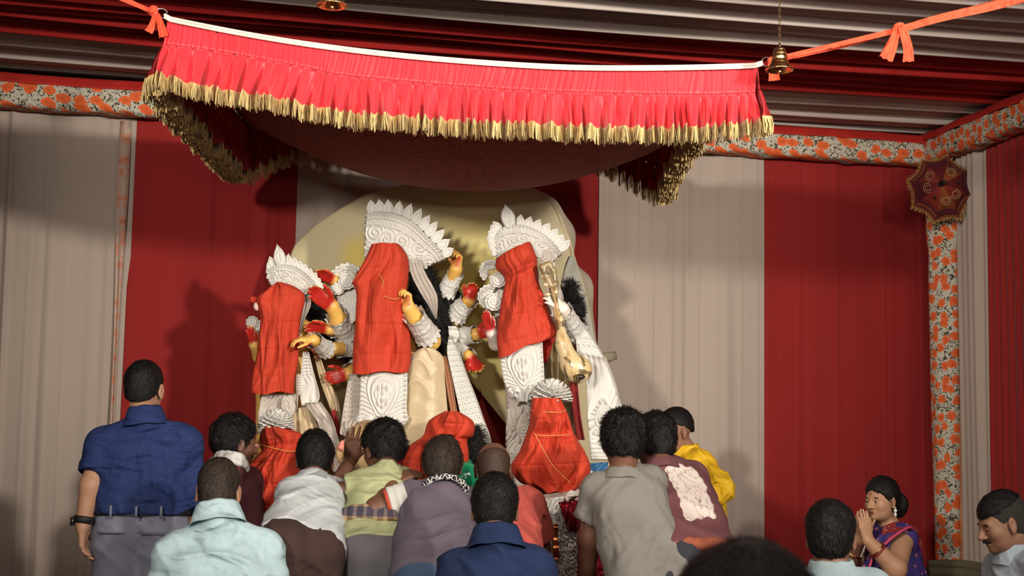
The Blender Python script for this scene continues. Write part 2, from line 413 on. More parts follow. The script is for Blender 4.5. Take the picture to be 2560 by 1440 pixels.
def eyes(c, R, s, parent, which=(-1, 1), openness=1.):
    g = lambda x, y, z: c + R @ (A3(x, y, z) * s)
    for q in which:
        mk('eye', *join(sphere_geo(g(q * .031, .0785, -.003), A3(.0125, .0105, .0080 * openness) * s, 12, 9, R)), M('eye_white', (.42, .36, .31), .35), parent)
        mk('iris', *join(sphere_geo(g(q * .031, .0860, -.003), A3(.0062, .0040, .0062 * openness) * s, 10, 7, R)), M('eye_dark', (.012, .008, .006), .15), parent)
        # lid and brow
        for nm, zz, yy, hh, mt in (('eyelid', .0045 * openness, .0855, .0046, None), ('eyebrow', .0185, .0905, .0030, M('brow_hair', (.015, .011, .01), .8))):
            pts = [g(q * (.031 + dx), yy - abs(dx) * .30 - (dx > 0) * dx * .2, zz - dx * dx * 9 + (.0 if nm == 'eyelid' else .001)) for dx in np.linspace(-.015, .018, 7)]
            if nm == 'eyelid': pts = [g(q * (.031 + dx), yy - abs(dx) * .35, zz - dx * dx * 22) for dx in np.linspace(-.014, .015, 7)]
            mk(nm, *tube_geo(pts, hh * s * np.array([.5, .9, 1, 1, 1, .8, .4]), 6), mt or MATS[SKINOF[parent]], parent)
SKINOF = {}
def hair_ops(S, c, R, s=1., vol=.010, front=.055, nape=-.085, amp=.004, seed=1, top=None, freq=160.):
    g = lambda x, y, z: c + R @ (A3(x, y, z) * s)
    S.ell(g(0, -.014, .033), A3(.074 + vol, .096 + vol, .087 + vol * 1.1) * s, R, .02)
    S.ell(g(0, -.040, -.028), A3(.060 + vol * .5, .060 + vol * .5, .060) * s, R, .03)
    n1 = Sines(seed, freq / s); n2 = Sines(seed + 9, freq * .35 / s)
    S.disp(lambda p: amp * (.6 * n1(p) + .8 * n2(p)))
    # cut away the face, the ears and everything below the nape
    S.ell(g(0, .105, -.045), A3(.16, .085 + (front - .055) * .6, .113 + (front - .055)) * s, R, .012, True)
    S.plane(g(0, -.06, nape), R @ A3(0, .55, -1), .01)
    for q in (-1, 1): S.ell(g(q * .090, .008, -.024), A3(.030, .026, .042) * s, R, .008, True)
    if top is not None: S.plane(g(0, 0, top), R @ A3(0, .35, 1), .012)
def hand_ops(S, w_, d, n, t, s=1., curl=(.25, .35, .25), spread=.10, thumb=(.35,), k=.0035, r=1.):
    """w_ wrist, d finger direction, n the way the palm faces, t thumb side"""
    d = nrm(d); n = nrm(n - d * (n @ d)); t = nrm(t - d * (t @ d) - n * (t @ n)); kn = []
    for i, (o, L) in enumerate(((.031, .086), (.0105, .090), (-.0105, .086), (-.031, .078))):
        kp = w_ + (d * L + t * o) * s; kn.append(kp); S.cone(w_ + (d * .006 + t * o * .55) * s, kp, .0165 * s * r, .0125 * s * r, .014)
    S.ell(w_ + (d * .030 + t * .022 + n * .008) * s, A3(.017, .028, .013) * s, np.stack([t, d, n], 1), .012)
    for i, L in enumerate((.070, .078, .072, .056)):
        p = kn[i]; dd = nrm(d + t * (1.5 - i) * spread); a = 0
        for j, (fr, rr) in enumerate(((.45, .0098), (.31, .0086), (.24, .0074))):
            cj = curl[i][j] if hasattr(curl[0], '__len__') else curl[j]
            a += cj; q = p + (dd * math.cos(a) + n * math.sin(a)) * L * fr * s; S.cone(p, q, rr * s * r, rr * s * r * .9, .004 if j else .006); p = q
    p = w_ + (d * .022 + t * .024 + n * .006) * s; th = thumb[0]
    for L, rr, ang in ((.046, .0125, .75), (.034, .0105, .75 - th), (.027, .0088, .75 - 1.7 * th)):
        q = p + nrm(d * math.cos(ang) + t * math.sin(ang) + n * (.25 + .3 * th)) * L * s; S.cone(p, q, rr * s * r, rr * s * r * .88, .008); p = q
def ring_ops(S, c, n, R_, r, k=.006, ax=None):
    n = nrm(n); a = nrm(np.cross(n, A3(.3, 1, .2))); b = np.cross(n, a); th = np.linspace(0, 2 * np.pi, 17)
    pts = [c + R_ * (math.cos(x) * a + math.sin(x) * b) for x in th]
    for i in range(16): S.cone(pts[i], pts[i + 1], r, r, k)
def torso_ops(S, J, off=0., fat=0., k=.05, neck=True):
    sl, sr, hl, hr, nk = J['sl'], J['sr'], J['hl'], J['hr'], J['neck']
    sm = (sl + sr) / 2; hm = (hl + hr) / 2; lat = nrm(sr - sl); latp = nrm(hr - hl); up = nrm(sm - hm); hw = np.linalg.norm(sr - sl) / 2; W_ = J.get('wid', 1.)
    for q in (-1, 1):
        a = hm + q * latp * .070 * W_ + up * .02; b = sm + q * lat * (hw * .45) - up * .09; mid = (a + b) / 2 + J.get('arch', 0) * J['front'] * -1
        S.cone(a, mid, .102 * W_ + off + fat, .092 * W_ + off + fat * 1.2, k); S.cone(mid, b, .092 * W_ + off + fat * 1.2, .096 + off + fat * .6, k)
        S.cone(sm - up * .02 + q * lat * .02, sl if q < 0 else sr, .070 + off + fat * .4, .050 + off + fat * .2, k)
        S.cone(nk - nrm(nk - sm) * .03, (sl if q < 0 else sr) + up * .004, .042 + off * .4, .046 + off, .03)
    if J.get('belly'): S.ell((sm * .35 + hm * .65) + J['front'] * .07, A3(.15, .12, .15) * (1 + J['belly']) + off, None, .08)
def limb(S, a, b, c, r, off=0., k=.02):
    S.cone(a, b, r[0] + off, r[1] + off, k); S.cone(b, c, r[1] * 1.02 + off, r[2] + off, k)
def wrinkle(seed, dirn, freq, amp, c=None, rad=.3, cut=.35):
    """long soft folds running across dirn"""
    wn = Sines(seed, 9.); d = nrm(dirn)
    def f(p):
        x = (p @ d) * freq * .75 + wn(p) * 1.3; h = 2.2 * (1 - np.abs(np.sin(x))) ** 1.8 - .7
        m = np.clip(.5 + Sines(seed + 3, 6.)(p) * .7, 0, 1)
        if c is not None: m = m * np.exp(-np.sum((p - c) ** 2, -1) / rad ** 2)
        return -amp * h * m
    return f

def vnormals(V, F):
    n = np.cross(V[F[:, 1]] - V[F[:, 0]], V[F[:, 2]] - V[F[:, 0]]); o = np.zeros_like(V)
    for k in range(F.shape[1]): np.add.at(o, F[:, k], n)
    return o / (np.linalg.norm(o, axis=1, keepdims=True) + 1e-12)
def strands(V, F, c, R, s, n, length, seed, lift=.25, wild=.25, wid=.0011, down=.5, back=1.2):
    """short combed hairs rooted on the hair shell: thin two-segment blades"""
    g = np.random.default_rng(seed); q = V[F]; ar = np.linalg.norm(np.cross(q[:, 2] - q[:, 0], q[:, 3] - q[:, 1]), axis=1); f = g.choice(len(F), n, p=ar / ar.sum())
    a, b_ = g.random((n, 1)), g.random((n, 1)); q = q[f]; p = (q[:, 0] * (1 - a) + q[:, 1] * a) * (1 - b_) + (q[:, 3] * (1 - a) + q[:, 2] * a) * b_
    vn = vnormals(V, F)[F[f]].mean(1); vn /= np.linalg.norm(vn, axis=1, keepdims=True) + 1e-9
    crown = c + R @ (A3(.01, -.035, .13) * s); fl = p - crown; fl = fl / (np.linalg.norm(fl, axis=1, keepdims=True) + 1e-9) + R[:, 2] * -down - R[:, 1] * (back * np.clip(((p - c) @ R[:, 1]) / (.04 * s), 0, 1))[:, None] + g.normal(size=(n, 3)) * wild
    fl -= vn * np.sum(fl * vn, 1, keepdims=True); fl /= np.linalg.norm(fl, axis=1, keepdims=True) + 1e-9
    L = length * s * g.uniform(.6, 1.3, (n, 1)); sd = np.cross(vn, fl); w_ = wid * g.uniform(.7, 1.3, (n, 1))
    p0 = p - vn * .002; p1 = p + fl * L * .5 + vn * L * lift; p2 = p + fl * L + vn * L * lift * .7 + g.normal(size=(n, 3)) * L * wild * .35
    Vs = np.stack([p0 - sd * w_, p0 + sd * w_, p1 + sd * w_ * .8, p1 - sd * w_ * .8, p2 + vn * w_ * .0], 1).reshape(-1, 3); k = np.arange(n)[:, None] * 5
    return Vs, [k + np.array([[0, 1, 2, 3]]), k + np.array([[3, 2, 4]])]
# ================================================================ SETTING
WM = 0.22; WY0 = 8.5; WA = math.atan(WM); WT = A3(math.cos(WA), math.sin(WA), 0); WN = A3(math.sin(WA), -math.cos(WA), 0)      # wall_back: along, towards the room
WO = A3(0, WY0, 0); CORNER = WO + WT * (2.80 / WT[0])
RT = A3(.2, -1, 0) / math.hypot(.2, 1); RN = A3(-1, -.2, 0) / math.hypot(.2, 1)                                            # wall_right: towards camera, into the room
def wall_hit(px, py, off=0.):
    d = CF + (px - 1280) / FPX * CR + (720 - py) / FPX * CU; o = WO + WN * off; t = ((o - CAM) @ WN) / (d @ WN); return CAM + d * t
backing = M('canvas_backing', (.10, .07, .06), .9)
fl = mk('floor', *box_geo(A3(0, 4.5, -.05), (14, 12, .1)), M('floor_carpet', (.16, .03, .025), .95, bump=.3, bscale=300)); tag(fl, kind='structure')
def slab(name, p0, t, L, n, mat, z0=0., z1=4.0, th=.04):
    c = p0 + t * L / 2 - n * (th / 2 + .03); R = np.stack([t, n, A3(0, 0, 1)], 1); c = c + A3(0, 0, (z0 + z1) / 2); o = mk(name, *box_geo(c, (L, th, z1 - z0), R), mat); tag(o, kind='structure'); return o
slab('wall_back', CORNER - WT * 6.6, WT, 6.6, WN, backing); slab('wall_right', CORNER, RT, 5.5, RN, backing)
lw = CORNER - WT * 6.6; slab('wall_left', lw, RT, 5.5, -RN, backing)
stg = mk('stage', *box_geo(A3(-.1, 6.95, .21), (4.6, 2.5, .42)), M('stage_red_carpet', (.30, .02, .015), .95, bump=.4, bscale=300)); tag(stg, 'red carpeted stage under the idols and the men pushing', 'stage', kind='structure')

white_cloth = M('curtain_offwhite', (.385, .312, .262), .85, (.35, .283, .238), 3, (1, 1, .15), bump=.15, bscale=220, wr=.12, wscale=4, wst=(1, 1, .12), sheen=.1)
red_cloth = M('curtain_red', (.25, .011, .010), .85, (.22, .009, .009), 3, (1, 1, .15), bump=.15, bscale=220, wr=.12, wscale=4, wst=(1, 1, .12), sheen=.1)
def curtain(name, p0, t, n, L, z0, z1, mat, label, seed, amp=.016, nf=None, lean=0., pleat=0.):
    g = np.random.default_rng(seed); nu = max(40, int(L / .008)); nv = 26; U, V = UVg(nu, nv); x = U * L
    h = np.zeros_like(U); nfold = nf or int(L / .085)
    for i in range(nfold):
        c = (i + .5 + g.uniform(-.4, .4)) / nfold * L; w_ = g.choice([.006, .010, .02, .045]) * g.uniform(.8, 1.3); a = g.uniform(.3, 1.) * amp * (.45 if w_ < .014 else 1) * (1 if g.random() < .75 else -1); dr = g.uniform(-.03, .03); v0 = g.uniform(.0, .9); sp = g.uniform(.3, .9)
        h += a * np.exp(-((x - c - dr * (V - .5)) / w_) ** 2) * np.clip(.35 + 1.1 * np.exp(-((V - v0) / sp) ** 2), 0, 1.2)
    h += pleat * np.sin(x * 2 * np.pi / .072 + 1.2 * np.sin(x * 9) + .3 * V)
    h += .012 * np.sin(x * 5 + seed) + .005 * np.sin(V * 5 + x * 9)
    G = p0 + t * x[..., None] + n * (h + .03)[..., None] + A3(0, 0, 1) * (z0 + (z1 - z0) * V)[..., None] + t * (lean * V)[..., None]
    Vv, F = grid_geo(G, -n * .004); F = orient(Vv, F); o = mk(name, Vv, F, mat); return tag(o, label, 'curtain')
edges = [-160, 322, 742, 1150, 1495, 1903, 2338]; rows = [500, 600, 500, 440, 700, 700, 800]
xs = [float((wall_hit(e, r, .03) - WO) @ WT) for e, r in zip(edges, rows)]
labs = ['off-white curtain panel hanging at far left of the back wall', 'red curtain panel behind the man in the dark blue shirt', 'off-white curtain panel between red ones, behind upper left of the cream backboard',
        'red curtain panel behind the top right of the cream backboard', 'off-white curtain panel right of the idols, behind the yellow kurta man', 'wide red curtain panel behind the praying woman']
for i in range(6):
    curtain('curtain', WO + WT * xs[i], WT, WN * 1, xs[i + 1] - xs[i] + .015, .02, 3.72, white_cloth if i % 2 == 0 else red_cloth, labs[i], 11 + i, .022 if i % 2 == 0 else .012, lean=-.0)
# loose seam strip at the left edge of the first red panel
seam = WO + WT * (xs[1] - .045) + WN * .055
U, V = UVg(8, 40); G = seam + WT * ((U - .5) * (.05 - .028 * V * 0 + .02 * np.sin(V * 9)) * (.25 + .75 * V))[..., None] + WN * (.01 * np.sin(U * 6 + V * 5))[..., None] + A3(0, 0, 1) * (.6 + 3.02 * V)[..., None]
Vv, F = grid_geo(G, -WN * .003); tag(mk('cloth_strip', Vv, orient(Vv, F), floral('faded_floral', (.42, .30, .24), (.45, .20, .13), (.36, .27, .21), 14, 30)), 'faded narrow printed cloth strip where left white curtain meets the red', 'cloth strip')
xr = [.10, .62, 1.9]
curtain('curtain', CORNER + RT * .06, RT, RN, .64, .02, 3.75, white_cloth, 'off-white curtain panel with close pleats right of the floral pillar', 31, .020, 12, pleat=.016)
curtain('curtain', CORNER + RT * .68, RT, RN, 1.3, .02, 3.75, red_cloth, 'red curtain panel at the far right edge', 32, .02, 14, pleat=.008)

# cloth-wrapped beams and pillar
flo = floral('floral_cotton', (.46, .42, .34), (.58, .10, .025), (.055, .050, .028), 12.5, 33)
red_band = M('red_band_cloth', (.42, .018, .012), .8, bump=.1, bscale=200)
def beam(p0, t, n, L, z, hgt, dep, sag, label, seed):
    root = empty('fabric_beam', p0 + t * L / 2 + n * dep / 2 + A3(0, 0, z), label, 'beam'); sn = Sines(seed, 9.); nu = 90; nv = 25; U, V = UVg(nu, nv); a = V * 2 * np.pi
    # rounded box section
    cx = np.sign(np.cos(a)) * np.abs(np.cos(a)) ** .45 * dep / 2; cz = np.sign(np.sin(a)) * np.abs(np.sin(a)) ** .45 * hgt / 2
    pr = np.stack([U * L * 2, cx, cz], -1); bump_ = .006 * sn(pr * 3)
    G = p0 + t * (U * L)[..., None] + n * (dep / 2 + .05 + cx * (1 + bump_ * 6))[..., None] + A3(0, 0, 1) * (z + cz + bump_ - sag * np.sin(U * np.pi))[..., None]
    Vv, F = grid_geo(G); mk('floral_wrap', Vv, F, flo, root)
    U, V = UVg(60, 5); G = p0 + t * (U * L)[..., None] + n * (dep + .052 - .04 * V)[..., None] + A3(0, 0, 1) * (z + hgt / 2 - .012 + .062 * V - sag * np.sin(U * np.pi) + .004 * np.sin(U * 30))[..., None]
    Vv, F = grid_geo(G, -n * .006); mk('red_edging', Vv, orient(Vv, F), red_band, root)
beam(WO + WT * -3.6, WT, WN, 6.42, 3.705, .150, .15, -.0, 'long floral wrapped beam along the top of the back wall', 51)
beam(CORNER + RT * .02, RT, RN, 2.2, 3.72, .155, .15, 0, 'floral wrapped beam along the top of the right wall, running towards camera', 52)
pc = P(2364, 900, 8.82); root = empty('fabric_pillar', (pc[0], pc[1], 0), 'floral wrapped pillar in the right corner under the umbrella', 'pillar')
U, V = UVg(22, 90); a = U * 2 * np.pi; sn = Sines(61, 7.); z = V * 3.62; rad = .078 * (1 + .10 * sn(np.stack([np.cos(a) * .6, np.sin(a) * .6, z * .5], -1))); rad = rad * np.where(V > .84, 1 + .25 * np.sin((V - .84) / .16 * np.pi), 1)
G = np.stack([pc[0] + rad * np.cos(a) * 1.12, pc[1] + rad * np.sin(a), z], -1); Vv, F = grid_geo(G); mk('floral_wrap', Vv, F, flo, root)
U, V = UVg(6, 50); px_ = P(2403, 900, 8.76)[0]; G = np.stack([px_ + .034 * (U - .5) * (1.3 - V) + .01 * np.sin(V * 11), pc[1] - .05 + .01 * np.sin(V * 9 + U * 3), V * 3.55], -1); Vv, F = grid_geo(G, A3(0, .006, 0)); mk('orange_edging', Vv, orient(Vv, F), M('orange_edging', (.42, .16, .07), .85), root)

# pleated ceiling: runs of gathered cloth parallel to the back wall
ceil_w = M('ceiling_offwhite', (.55, .47, .42), .8, (.50, .42, .37), 3, bump=.1); ceil_r = M('ceiling_red', (.33, .012, .010), .8, bump=.1)
cl = mk('ceiling', *box_geo(WO + WN * 3.0 + WT * -.3 + A3(0, 0, 4.10), (8.2, 6.2, .03), np.stack([WT, -WN, A3(0, 0, 1)], 1)), backing); tag(cl, kind='structure')
def drape(w0, w1, mat, seed):
    g = np.random.default_rng(seed); e = [w0]
    while e[-1] < w1 - .05: e.append(e[-1] + g.choice([.05, .08, .12], p=[.3, .4, .3]) * g.uniform(.8, 1.2))
    e[-1] = w1; prof_w, prof_h = [], []
    for a, b in zip(e[:-1], e[1:]):
        dp = min(.075, (b - a) * g.uniform(.38, .62)); s = np.array([0, .05, .12, .22, .34, .46, .54, .60, .72, .86]); hz = np.array([0, -.75, -1., -.93, -.62, -.28, -.10, -.02, .0, .0])
        prof_w += list(a + (b - a) * s); prof_h += list(dp * hz)
    prof_w.append(w1); prof_h.append(0); pw = np.array(prof_w); ph = np.array(prof_h); nu = 44; L = 7.2; U = np.linspace(0, 1, nu)[:, None]; n1 = Sines(seed, 1.)
    wob = .02 * np.sin(U * 5 + pw * 3) + .012 * np.sin(U * 11 + pw * 7); X = (U - .53) * L + pw * 0
    sagz = -.03 * np.sin(U * np.pi) * np.ones_like(pw)
    G = WO + WT * X[..., None] + WN * (pw + wob)[..., None] + A3(0, 0, 1) * (3.93 + ph * (1 + .15 * np.sin(U * 7 + pw * 20)) + sagz)[..., None]
    Vv, F = grid_geo(G, A3(0, 0, .006)); return mk('ceiling_drape', Vv, F[:, ::-1] if False else F, mat, cl)
for i, (a, b, m_) in enumerate(((.0, .83, ceil_w), (.83, 1.76, ceil_r), (1.76, 2.75, ceil_w), (2.75, 3.7, ceil_r), (3.7, 4.6, ceil_w))): drape(a, b, m_, 70 + i)

# ---------------------------------------------------------------- canopy slung over the idols
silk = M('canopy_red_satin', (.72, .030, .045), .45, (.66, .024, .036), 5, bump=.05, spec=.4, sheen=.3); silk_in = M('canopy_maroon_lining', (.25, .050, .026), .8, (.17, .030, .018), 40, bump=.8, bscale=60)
silk_shade = M('canopy_satin_shade', (.36, .018, .020), .6, (.30, .014, .016), 5, bump=.05); gold_fr = M('gold_fringe', (.72, .52, .20), .5, (.55, .38, .12), 30, (8, 8, 1), spec=.5, sheen=.3); cream_cord = M('cream_piping', (.75, .70, .62), .7)  # side and back satin darkened: shade under the canopy put into its colour
cFL, cFR = P(420, 47, 5.7), P(1893, 166, 5.7); cBL, cBR = A3(-1.46, 7.55, 3.50), A3(.80, 7.62, 3.43)
can = empty('canopy', (cFL + cFR + cBL + cBR) / 4, 'red satin canopy with gold fringe slung over the idols', 'canopy')
TOP = [(420, 47), (640, 90), (860, 123), (1120, 150), (1400, 168), (1650, 170), (1893, 164)]; MID = [(408, 112), (571, 133), (772, 171), (860, 190), (1095, 212), (1330, 228), (1720, 238), (1888, 234)]
LOW = [(392, 186), (470, 210), (580, 232), (680, 246), (860, 284), (1028, 296), (1160, 308), (1297, 312), (1532, 322), (1720, 322), (1900, 306)]
def ruffle(seed, n, L):
    g = np.random.default_rng(seed); c = np.cumsum(g.uniform(.5, 1.5, n)); c = c / c[-1]
    def f(U, V):
        ph = np.interp(U, np.concatenate([[0], c]), np.arange(n + 1)) * 2 * np.pi; am = .5 + .5 * np.interp(U * 37 % 1, [0, .5, 1], [.2, 1, .2])
        return np.sin(ph + .5 * np.sin(ph)) * am + .35 * np.sin(ph * 1.7 + V * 3)
    return f
def valance(top, mid, low, n_up, n_low, seed, outn, nm='valance', mats=(silk, silk)):
    """top / mid / low: (k,3) world polylines; gathered band over a looser ruffle over a fringe"""
    nu = max(200, n_low * 9); t = resample(top, nu, True); m_ = resample(mid, nu, True); l = resample(low, nu, True); out = np.asarray(outn)
    U, V = UVg(nu, 8); f = ruffle(seed, n_up, 1); G = t[:, None] * (1 - V[..., None]) + m_[:, None] * V[..., None] + out * (.007 * f(U, V) * (.5 + .8 * V))[..., None]
    Vv, F = grid_geo(G, -out * .005); mk('gathered_band', Vv, orient(Vv, F), mats[0], can)
    U, V = UVg(nu, 14); f = ruffle(seed + 1, n_low, 1); amp = .007 + .048 * V ** .9
    G = m_[:, None] * (1 - V[..., None]) + l[:, None] * V[..., None] + out * (amp * f(U, V) + .018 * V)[..., None] + A3(0, 0, 1) * (.010 * V * f(U + .01, V))[..., None]
    Vv, F = grid_geo(G, -out * .005); mk('ruffle', Vv, orient(Vv, F), mats[1], can)
    base = G[:, -1]; return base
def fringe(base, drop, outn, seed, n):
    """hundreds of thread tassels along the hem"""
    g = np.random.default_rng(seed); out = np.asarray(outn); b = resample(base, n); tn = np.gradient(b, axis=0); tn /= np.linalg.norm(tn, axis=1, keepdims=True); w_ = np.linalg.norm(base[1:] - base[:-1], axis=1).sum() / n * .85
    head = b + A3(0, 0, .006); jit = g.normal(size=(n, 3)) * A3(.005, .005, .004); tip = b + A3(0, 0, -drop) * g.uniform(.93, 1.05, (n, 1)) + jit + out * .004
    mid = (head + tip) / 2 + out * g.uniform(.0, .008, (n, 1)); Vs = []; 
    for q, s in ((head, 1.), (mid, 1.), (tip, .85)):
        for o in (-tn * w_ * s, out * w_ * .8 * s, tn * w_ * s): Vs.append(q + o)
    Vs = np.stack(Vs, 1); k = np.arange(n)[:, None] * 9; F = []
    for r in (0, 3):
        for c in range(3): F.append(k + np.array([[r + c, r + (c + 1) % 3, r + 3 + (c + 1) % 3, r + 3 + c]]))
    o = mk('fringe', Vs.reshape(-1, 3), np.concatenate(F), gold_fr, can); o['kind'] = 'stuff'; return o
fb = valance(px3(TOP, 5.7), px3(MID, 5.68), px3(LOW, 5.66), 128, 50, 201, (0, -1, 0)); fringe(fb, .062, (0, -1, 0), 211, 2400)
def side(top0, top1, drop0, drop1, sag, outn, seed, n, mats, inpull=0., dip=0.):
    tp = [top0 + (top1 - top0) * s + A3(0, 0, -sag * math.sin(math.pi * s) ** (1. if sag > -.2 else .6)) for s in np.linspace(0, 1, 9)]
    dr = [drop0 + (drop1 - drop0) * s - dip * math.sin(math.pi * s) for s in np.linspace(0, 1, 9)]; o = np.asarray(outn)
    md = [p - A3(0, 0, d * .45) + o * .01 for p, d in zip(tp, dr)]; lw_ = [p - A3(0, 0, d) + o * (.03 - inpull) for p, d in zip(tp, dr)]
    b = valance(tp, md, lw_, int(n * 1.6), n, seed, outn, mats=mats); fringe(b, .070, outn, seed + 7, n * 42)
lf = P(392, 186, 5.66); side(cFL, cBL, .25, .235, .02, (-1, 0, 0), 221, 34, (silk_shade, silk_shade)); side(cFR, cBR, .22, .235, -.04, (1, 0, 0), 231, 34, (silk_shade, silk_shade), .03, .15); side(cBL, cBR, .235, .235, -.26, (0, 1, 0), 241, 40, (silk_shade, silk_shade))
U, V = UVg(60, 40); ed = resample(px3(TOP, 5.7), 60, True) - A3(0, 0, .012); G = (ed[:, None] * (1 - V)[..., None] + cBL * ((1 - U) * V)[..., None] + cBR * (U * V)[..., None])
G = G - A3(0, 0, 1) * (.37 * (np.sin(np.pi * U) ** .75) * (np.sin(np.pi * np.clip(V * .94 + .03, 0, 1) ** 1.45) ** .7) + .004 * np.sin(U * 70) * np.sin(V * 9))[..., None]
Vv, F = grid_geo(G, A3(0, 0, .008)); mk('roof_cloth', Vv, F[:, ::-1] if np.cross(Vv[F[0][1]] - Vv[F[0][0]], Vv[F[0][2]] - Vv[F[0][0]])[2] > 0 else F, silk_in, can)
tp = resample(px3([(412, 40)] + TOP + [(1905, 158)], 5.69), 60, True)
for dz in (.004, -.008): mk('piping', *tube_geo(tp + A3(0, -.008, dz), .0065, 6), cream_cord, can)
for p in (P(404, 33, 5.69), P(1917, 155, 5.69)):
    th = np.linspace(0, 2 * np.pi, 21); mk('ring', *tube_geo([p + A3(math.cos(t) * .022, .01 * math.cos(t), math.sin(t) * .020) for t in th], .0028, 6), M('steel', (.55, .52, .5), .3, metal=1.), can)

# straps of orange cloth that hold the canopy corners
orange = M('orange_cotton', (.80, .105, .045), .8, (.70, .08, .035), 9, bump=.15, bscale=200, wr=.4, wscale=14)
def ribbon(pts, w0, w1, seed, twist=0., nv=9, th=.004, fold=.006, wfun=None):
    k = 40; p = resample(pts, k, True); t = np.gradient(p, axis=0); t /= np.linalg.norm(t, axis=1, keepdims=True); wd = np.cross(t, A3(0, 1, 0)); wd /= np.linalg.norm(wd, axis=1, keepdims=True)
    U, V = UVg(k, nv); ww = w0 + (w1 - w0) * U if wfun is None else wfun(U); a = twist * U; v = V - .5
    G = p[:, None] + (wd[:, None] * np.cos(a)[..., None] + A3(0, 1, 0) * np.sin(a)[..., None]) * (ww * v)[..., None] + A3(0, -1, 0) * (fold * np.sin(v * 14 + U * 4 + seed))[..., None]
    Vv, F = grid_geo(G, A3(0, th, 0)); return Vv, orient(Vv, F)
def knot(c, r, seed):
    S = SDF(); g = np.random.default_rng(seed)
    for i in range(4):
        d = nrm(g.normal(size=3)); ring_ops(S, c + d * r * .2, d, r * .6, r * .36, .006)
    return S.geo(.005)
st = empty('tie_strap', P(330, 10, 5.7), 'orange cloth strap knotted to the left corner of the canopy', 'strap')
mk('strap', *ribbon(px3([(250, -28, 5.62), (320, 2, 5.66), (372, 24, 5.69)], 5.7), .030, .018, 1), orange, st); mk('strap', *ribbon(px3([(262, -30, 5.65), (325, 6, 5.68), (375, 30, 5.70)], 5.7), .016, .012, 4), orange, st)
mk('knot', *knot(P(383, 27, 5.69), .021, 5), orange, st)
mk('strap_tail', *ribbon(px3([(390, 34), (382, 58), (370, 80)], 5.68), .016, .040, 2), orange, st); mk('strap_tail', *ribbon(px3([(394, 34), (402, 60), (409, 92)], 5.67), .014, .042, 7), orange, st)
st = empty('tie_strap', P(2240, 80, 5.6), 'long orange cloth strap with hanging knot from the right corner of the canopy', 'strap')
mk('strap', *ribbon(px3([(1930, 152, 5.70), (1985, 136, 5.69), (2100, 110, 5.64), (2235, 78, 5.58)], 5.7), .020, .030, 3, .6), orange, st)
mk('strap', *ribbon(px3([(2245, 76, 5.57), (2350, 45, 5.50), (2480, 14, 5.42), (2600, -20, 5.34)], 5.7), .028, .052, 8, .5), orange, st); mk('strap', *ribbon(px3([(1935, 153, 5.71), (2110, 116, 5.66), (2235, 82, 5.6)], 5.7), .012, .014, 5, .9), orange, st)
mk('knot', *knot(P(2248, 72, 5.57), .026, 6), orange, st); mk('knot', *knot(P(1930, 152, 5.7), .018, 9), orange, st)
mk('strap_tail', *ribbon(px3([(2246, 62), (2240, 90), (2226, 122), (2214, 148)], 5.55), .030, .058, 3, fold=.010), orange, st); mk('strap_tail', *ribbon(px3([(2252, 62), (2262, 95), (2270, 125), (2272, 154)], 5.54), .028, .050, 6, fold=.010), orange, st)
mk('strap_tail', *ribbon(px3([(1926, 158), (1930, 180), (1932, 202)], 5.68), .020, .036, 6), orange, st); mk('strap_tail', *ribbon(px3([(1936, 158), (1942, 180), (1945, 200)], 5.69), .014, .020, 1), orange, st)

# hanging brass bells
brass = M('brass', (.80, .60, .26), .28, (.50, .33, .11), 30, metal=1., bump=.25, bscale=90)
def bell(top_px, Y, hpx, label, s=1.):
    c = P(top_px[0], top_px[1], Y); k = Y / FPX; H = hpx * k; root = empty('brass_bell', c - A3(0, 0, H), label, 'bell'); prof = np.array([(.02, 0), (.14, -.01), (.20, -.06), (.22, -.16), (.26, -.30), (.27, -.42), (.28, -.50), (.34, -.62), (.42, -.74), (.50, -.80), (.49, -.83), (.43, -.82), (.36, -.72), (.25, -.55), (.22, -.3), (.15, -.1)]) * H
    pr = resample(prof, 46); th = np.linspace(0, 2 * np.pi, 30, endpoint=False); ri = pr[:, 0] + .012 * H * np.sin(np.arange(46) * 1.7) * (pr[:, 1] < -.1 * H) * (np.arange(46) < 26)
    G = c + np.stack([np.cos(th)[:, None] * ri, np.sin(th)[:, None] * ri, np.ones((30, 1)) * pr[:, 1]], -1); Vv, F = grid_geo(G, closed=True); mk('bell_cup', Vv, F, brass, root)
    mk('bell_cap', *join(sphere_geo(c + A3(0, 0, .04 * H), .07 * H), sphere_geo(c + A3(0, 0, .10 * H), .04 * H)), M('dark_brass', (.10, .07, .04), .4, metal=1.), root)
    mk('clapper', *join(tube_geo([c - A3(0, 0, .3 * H), c - A3(0, 0, .85 * H)], .02 * H, 6), sphere_geo(c - A3(0, 0, .86 * H), .085 * H)), brass, root)
    L_ = 3.90 - c[2]; n = int(L_ / .013); parts = []
    for i in range(n):
        z = c[2] + .1 * H + i * .013; th = np.linspace(0, 2 * np.pi, 9); R_ = .0045; parts.append(tube_geo([A3(c[0] + math.cos(t) * R_ * (i % 2), c[1] + math.cos(t) * R_ * ((i + 1) % 2), z + math.sin(t) * .0078) for t in th], .0014, 4, cap=False))
    o = mk('chain', *join(*parts), M('chain_brass', (.22, .14, .06), .4, metal=1.), root); o['kind'] = 'stuff'
bell((1949, 118), 5.5, 74, 'brass bell hanging on a chain in front of the canopy right corner'); bell((832, -50), 5.5, 84, 'brass bell cut off by the top edge, above the canopy')

